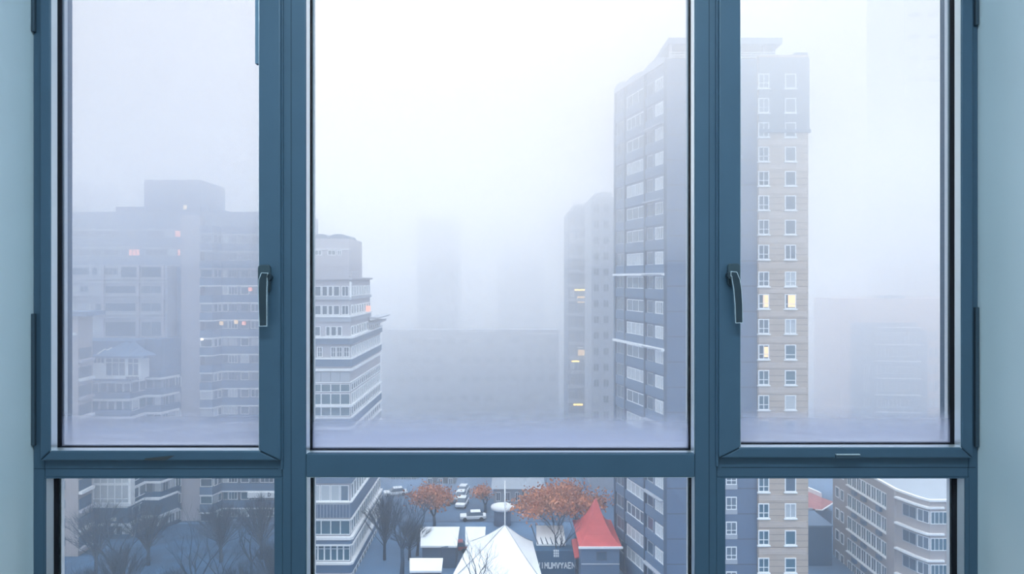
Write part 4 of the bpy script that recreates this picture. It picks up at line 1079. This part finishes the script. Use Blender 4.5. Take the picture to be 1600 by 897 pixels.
# ------------------------------------------------------------------ 7. trees
def branches(mb, p, d, L, r, depth, rnd, up=.15, spread=.55, tips=None, k=5):
    n = 3; pts = [Vector(p)]; dd = Vector(d).normalized(); rr = [r]
    for i in range(n):
        dd = (dd+Vector((rnd.uniform(-1, 1), rnd.uniform(-1, 1), rnd.uniform(-.3, .6)))*.13+Vector((0, 0, up*.2))).normalized()
        pts.append(pts[-1]+dd*L/n); rr.append(r*(1-.35*(i+1)/n))
    mb.tube(pts, rr, k if depth > 1 else 4, caps=False)
    if depth == 0:
        if tips is not None: tips.append(pts[-1])
        return
    c = rnd.choice((2, 3, 3)) if depth > 1 else 3
    for j in range(c):
        an = rnd.uniform(0, 2*math.pi); side = Vector((math.cos(an), math.sin(an), 0))
        nd = (dd*(1-spread*.5)+side*spread*rnd.uniform(.7, 1.2)+Vector((0, 0, up))).normalized()
        st_ = pts[-1] if j == 0 else pts[rnd.choice((2, 3))]
        branches(mb, st_, nd, L*rnd.uniform(.62, .82), rr[-1]*.72, depth-1, rnd, up, spread, tips, k)
def bare_tree(label, px, py, h, seed, depth=5, r=.22, spread=.55, group=None, Yfix=None):
    rnd = random.Random(seed)
    b = Vector(G(px, py, GROUND)) if Yfix is None else Vector((X(px, Yfix), Yfix, GROUND))
    t = thing('bare_tree', label, 'tree', b, group)
    m = MB(); m.tube([b, b+Vector((.1, 0, h*.15)), b+Vector((0, .1, h*.3))], [r*1.2, r, r*.9], 8); m.build('trunk', M['bark'], t)
    m = MB(); tips = []
    for j in range(4):
        an = j*1.7+rnd.random(); branches(m, b+Vector((0, .1, h*(.27+.01*j))), Vector((math.cos(an)*.6, math.sin(an)*.6, 1)), h*.27, r*.55, depth-1, rnd, .15, spread, tips)
    br = m.build('branches', M['bark'], t)
    return t, tips, b
def leafy(label, px, py, h, seed, mt_, n=1400, s=.22, spread=.7, name='autumn_tree', Yfix=None, puff=.9):
    t, tips, b = bare_tree(label, px, py, h, seed, 4, .25, spread, Yfix=Yfix)
    t.name = name
    ORG[t.name] = b
    rnd = random.Random(seed+1); m = MB()
    for i in range(n):
        p = rnd.choice(tips)+Vector((rnd.gauss(0, puff), rnd.gauss(0, puff), rnd.gauss(0, puff*.7)))
        a = Vector((rnd.uniform(-1, 1), rnd.uniform(-1, 1), rnd.uniform(-1, 1))).normalized(); c = a.cross(Vector((rnd.uniform(-1, 1), rnd.uniform(-1, 1), .3))).normalized()
        q = s*rnd.uniform(.6, 1.3); m.face([p-a*q-c*q*.6, p+a*q-c*q*.6, p+a*q*.8+c*q*.7, p-a*q*.7+c*q*.6])
    m.build('crown', M[mt_], t)
    return t
# trees in front of the long block (lower left)
bare_tree('bare tree with upright boughs before the long block, left of the stair shaft', 178, 0, 13.5, 11, 5, .26, .5, Yfix=84)
bare_tree('bare tree whose curved boughs cross the foot of the stair shaft', 303, 0, 13.0, 12, 5, .24, .5, Yfix=80)
bare_tree('thin bare tree at the foot of the right wing of the long block', 392, 0, 12, 13, 4, .2, .55, Yfix=88)
bare_tree('spindly bare tree between the long block and the corner block', 345, 0, 9.0, 19, 4, .16, .55, Yfix=84)
bare_tree('bare tree standing between the corner block and the square', 628, 897, 11.5, 14, 5, .26, .42)
bare_tree('smaller bare tree behind the one beside the corner block', 652, 868, 9.5, 15, 4, .2, .4)
bare_tree('bare tree in front of the pointed tent, its twigs against the white roof', 744, 905, 9.0, 16, 5, .15, .5, Yfix=82.5)
bare_tree('low bare tree by the pointed tent, boughs leaning right', 762, 912, 7.0, 17, 5, .12, .7, Yfix=81)
bare_tree('bare tree in front of the ribbed stall roof', 872, 893, 8.5, 18, 5, .2, .6)
leafy('large orange leaved tree over the stalls beside the red roof', 868, 868, 10.5, 21, 'orange_leaf', 5200, .17, .85, puff=.85)
leafy('orange leaved tree right of the large one, touching the red roof', 905, 860, 9.6, 26, 'orange_leaf', 1900, .16, .7, puff=.7)
leafy('pale orange tree on the far side of the street left of the white cars', 678, 828, 7.0, 22, 'orange_leaf', 2000, .18, .8, puff=.8)
leafy('small dull orange tree at the back of the square', 758, 802, 4.5, 27, 'orange_leaf', 700, .16, .8, puff=.6)
def twiggy(label, px, Y, h, w, seed):
    b = Vector((X(px, Y), Y, GROUND)); t = thing('leafless_tree', label, 'tree', b); rnd = random.Random(seed)
    m = MB(); m.tube([b, b+Vector((0, 0, h*.35)), b+Vector((.1, .1, h*.7))], [.24, .18, .05], 7); m.build('trunk', M['bark'], t)
    m = MB()
    for i in range(60):                       # boughs fanning out of the trunk
        z0_ = h*rnd.uniform(.2, .45); an = rnd.uniform(0, 2*math.pi); tl = rnd.uniform(.15, 1.0)
        e_ = b+Vector((w*tl*math.cos(an), w*tl*math.sin(an), h*(.62+.38*math.sqrt(max(0, 1-tl*tl)))*rnd.uniform(.82, 1)))
        s_ = b+Vector((0, 0, z0_)); mid_ = s_.lerp(e_, .5)+Vector((0, 0, -.25))
        m.tube([s_, mid_, e_], [.06, .035, .012], 4, caps=False)
        for j in range(26):
            q = s_.lerp(e_, rnd.uniform(.45, 1)); dd = (e_-s_).normalized()+Vector((rnd.uniform(-.8, .8), rnd.uniform(-.8, .8), rnd.uniform(-.2, .7)))
            m.tube([q, q+dd*rnd.uniform(.4, .95)], [.018, .008], 3, caps=False)
    m.build('branches', M['bark'], t)
for lb, px, Y, h, w, sd in (('dense leafless tree at the lower left before the long block', 150, 92, 9.5, 4.2, 31), ('round leafless tree left of the stair shaft foot', 232, 95, 8.5, 3.8, 32),
                        ('broad leafless tree beneath the right wing of the long block', 345, 96, 8.2, 4.2, 33), ('leafless tree beside the left mullion, below the right wing', 408, 97, 9.0, 3.6, 34),
                        ('dense leafless tree at the foot of the corner block side face', 601, 97, 9, 3.4, 35), ('low leafless tree between the corner block and the stalls', 640, 97, 5.5, 2.6, 36)):
    twiggy(lb, px, Y, h, w, sd)
for lb, px, Y, h, w, sd in (('leafless tree standing low between two taller ones on the lawn', 190, 82, 8.0, 3.4, 41), ('leafless tree on the lawn nearest the left mullion', 425, 84, 8.0, 3.0, 42),
                        ('leafless tree on the lawn in line with the stair shaft', 268, 78, 6.6, 3.0, 43), ('leafless tree in front of the right wing doorway', 372, 79, 6.6, 3.2, 44), ('leafless tree low at the beige house end', 128, 79, 6.0, 2.6, 45)):
    twiggy(lb, px, Y, h, w, sd)
# street lamp
l0 = Vector(G(690, 892, GROUND)); sl_ = thing('street_lamp', 'thin dark lamp post near the snowy roof at the bottom', 'street lamp', l0)
m = MB(); m.tube([l0, l0+Vector((0, 0, 2.9)), l0+Vector((0, 0, 3.2)), l0+Vector((.5, 0, 3.3))], .05, 6); m.build('post', M['slate_dark'], sl_)
m = MB(); m.tube([l0+Vector((.4, 0, 3.27)), l0+Vector((.9, 0, 3.3))], .09, 6); m.build('lamp_head', M['slate_mid'], sl_)
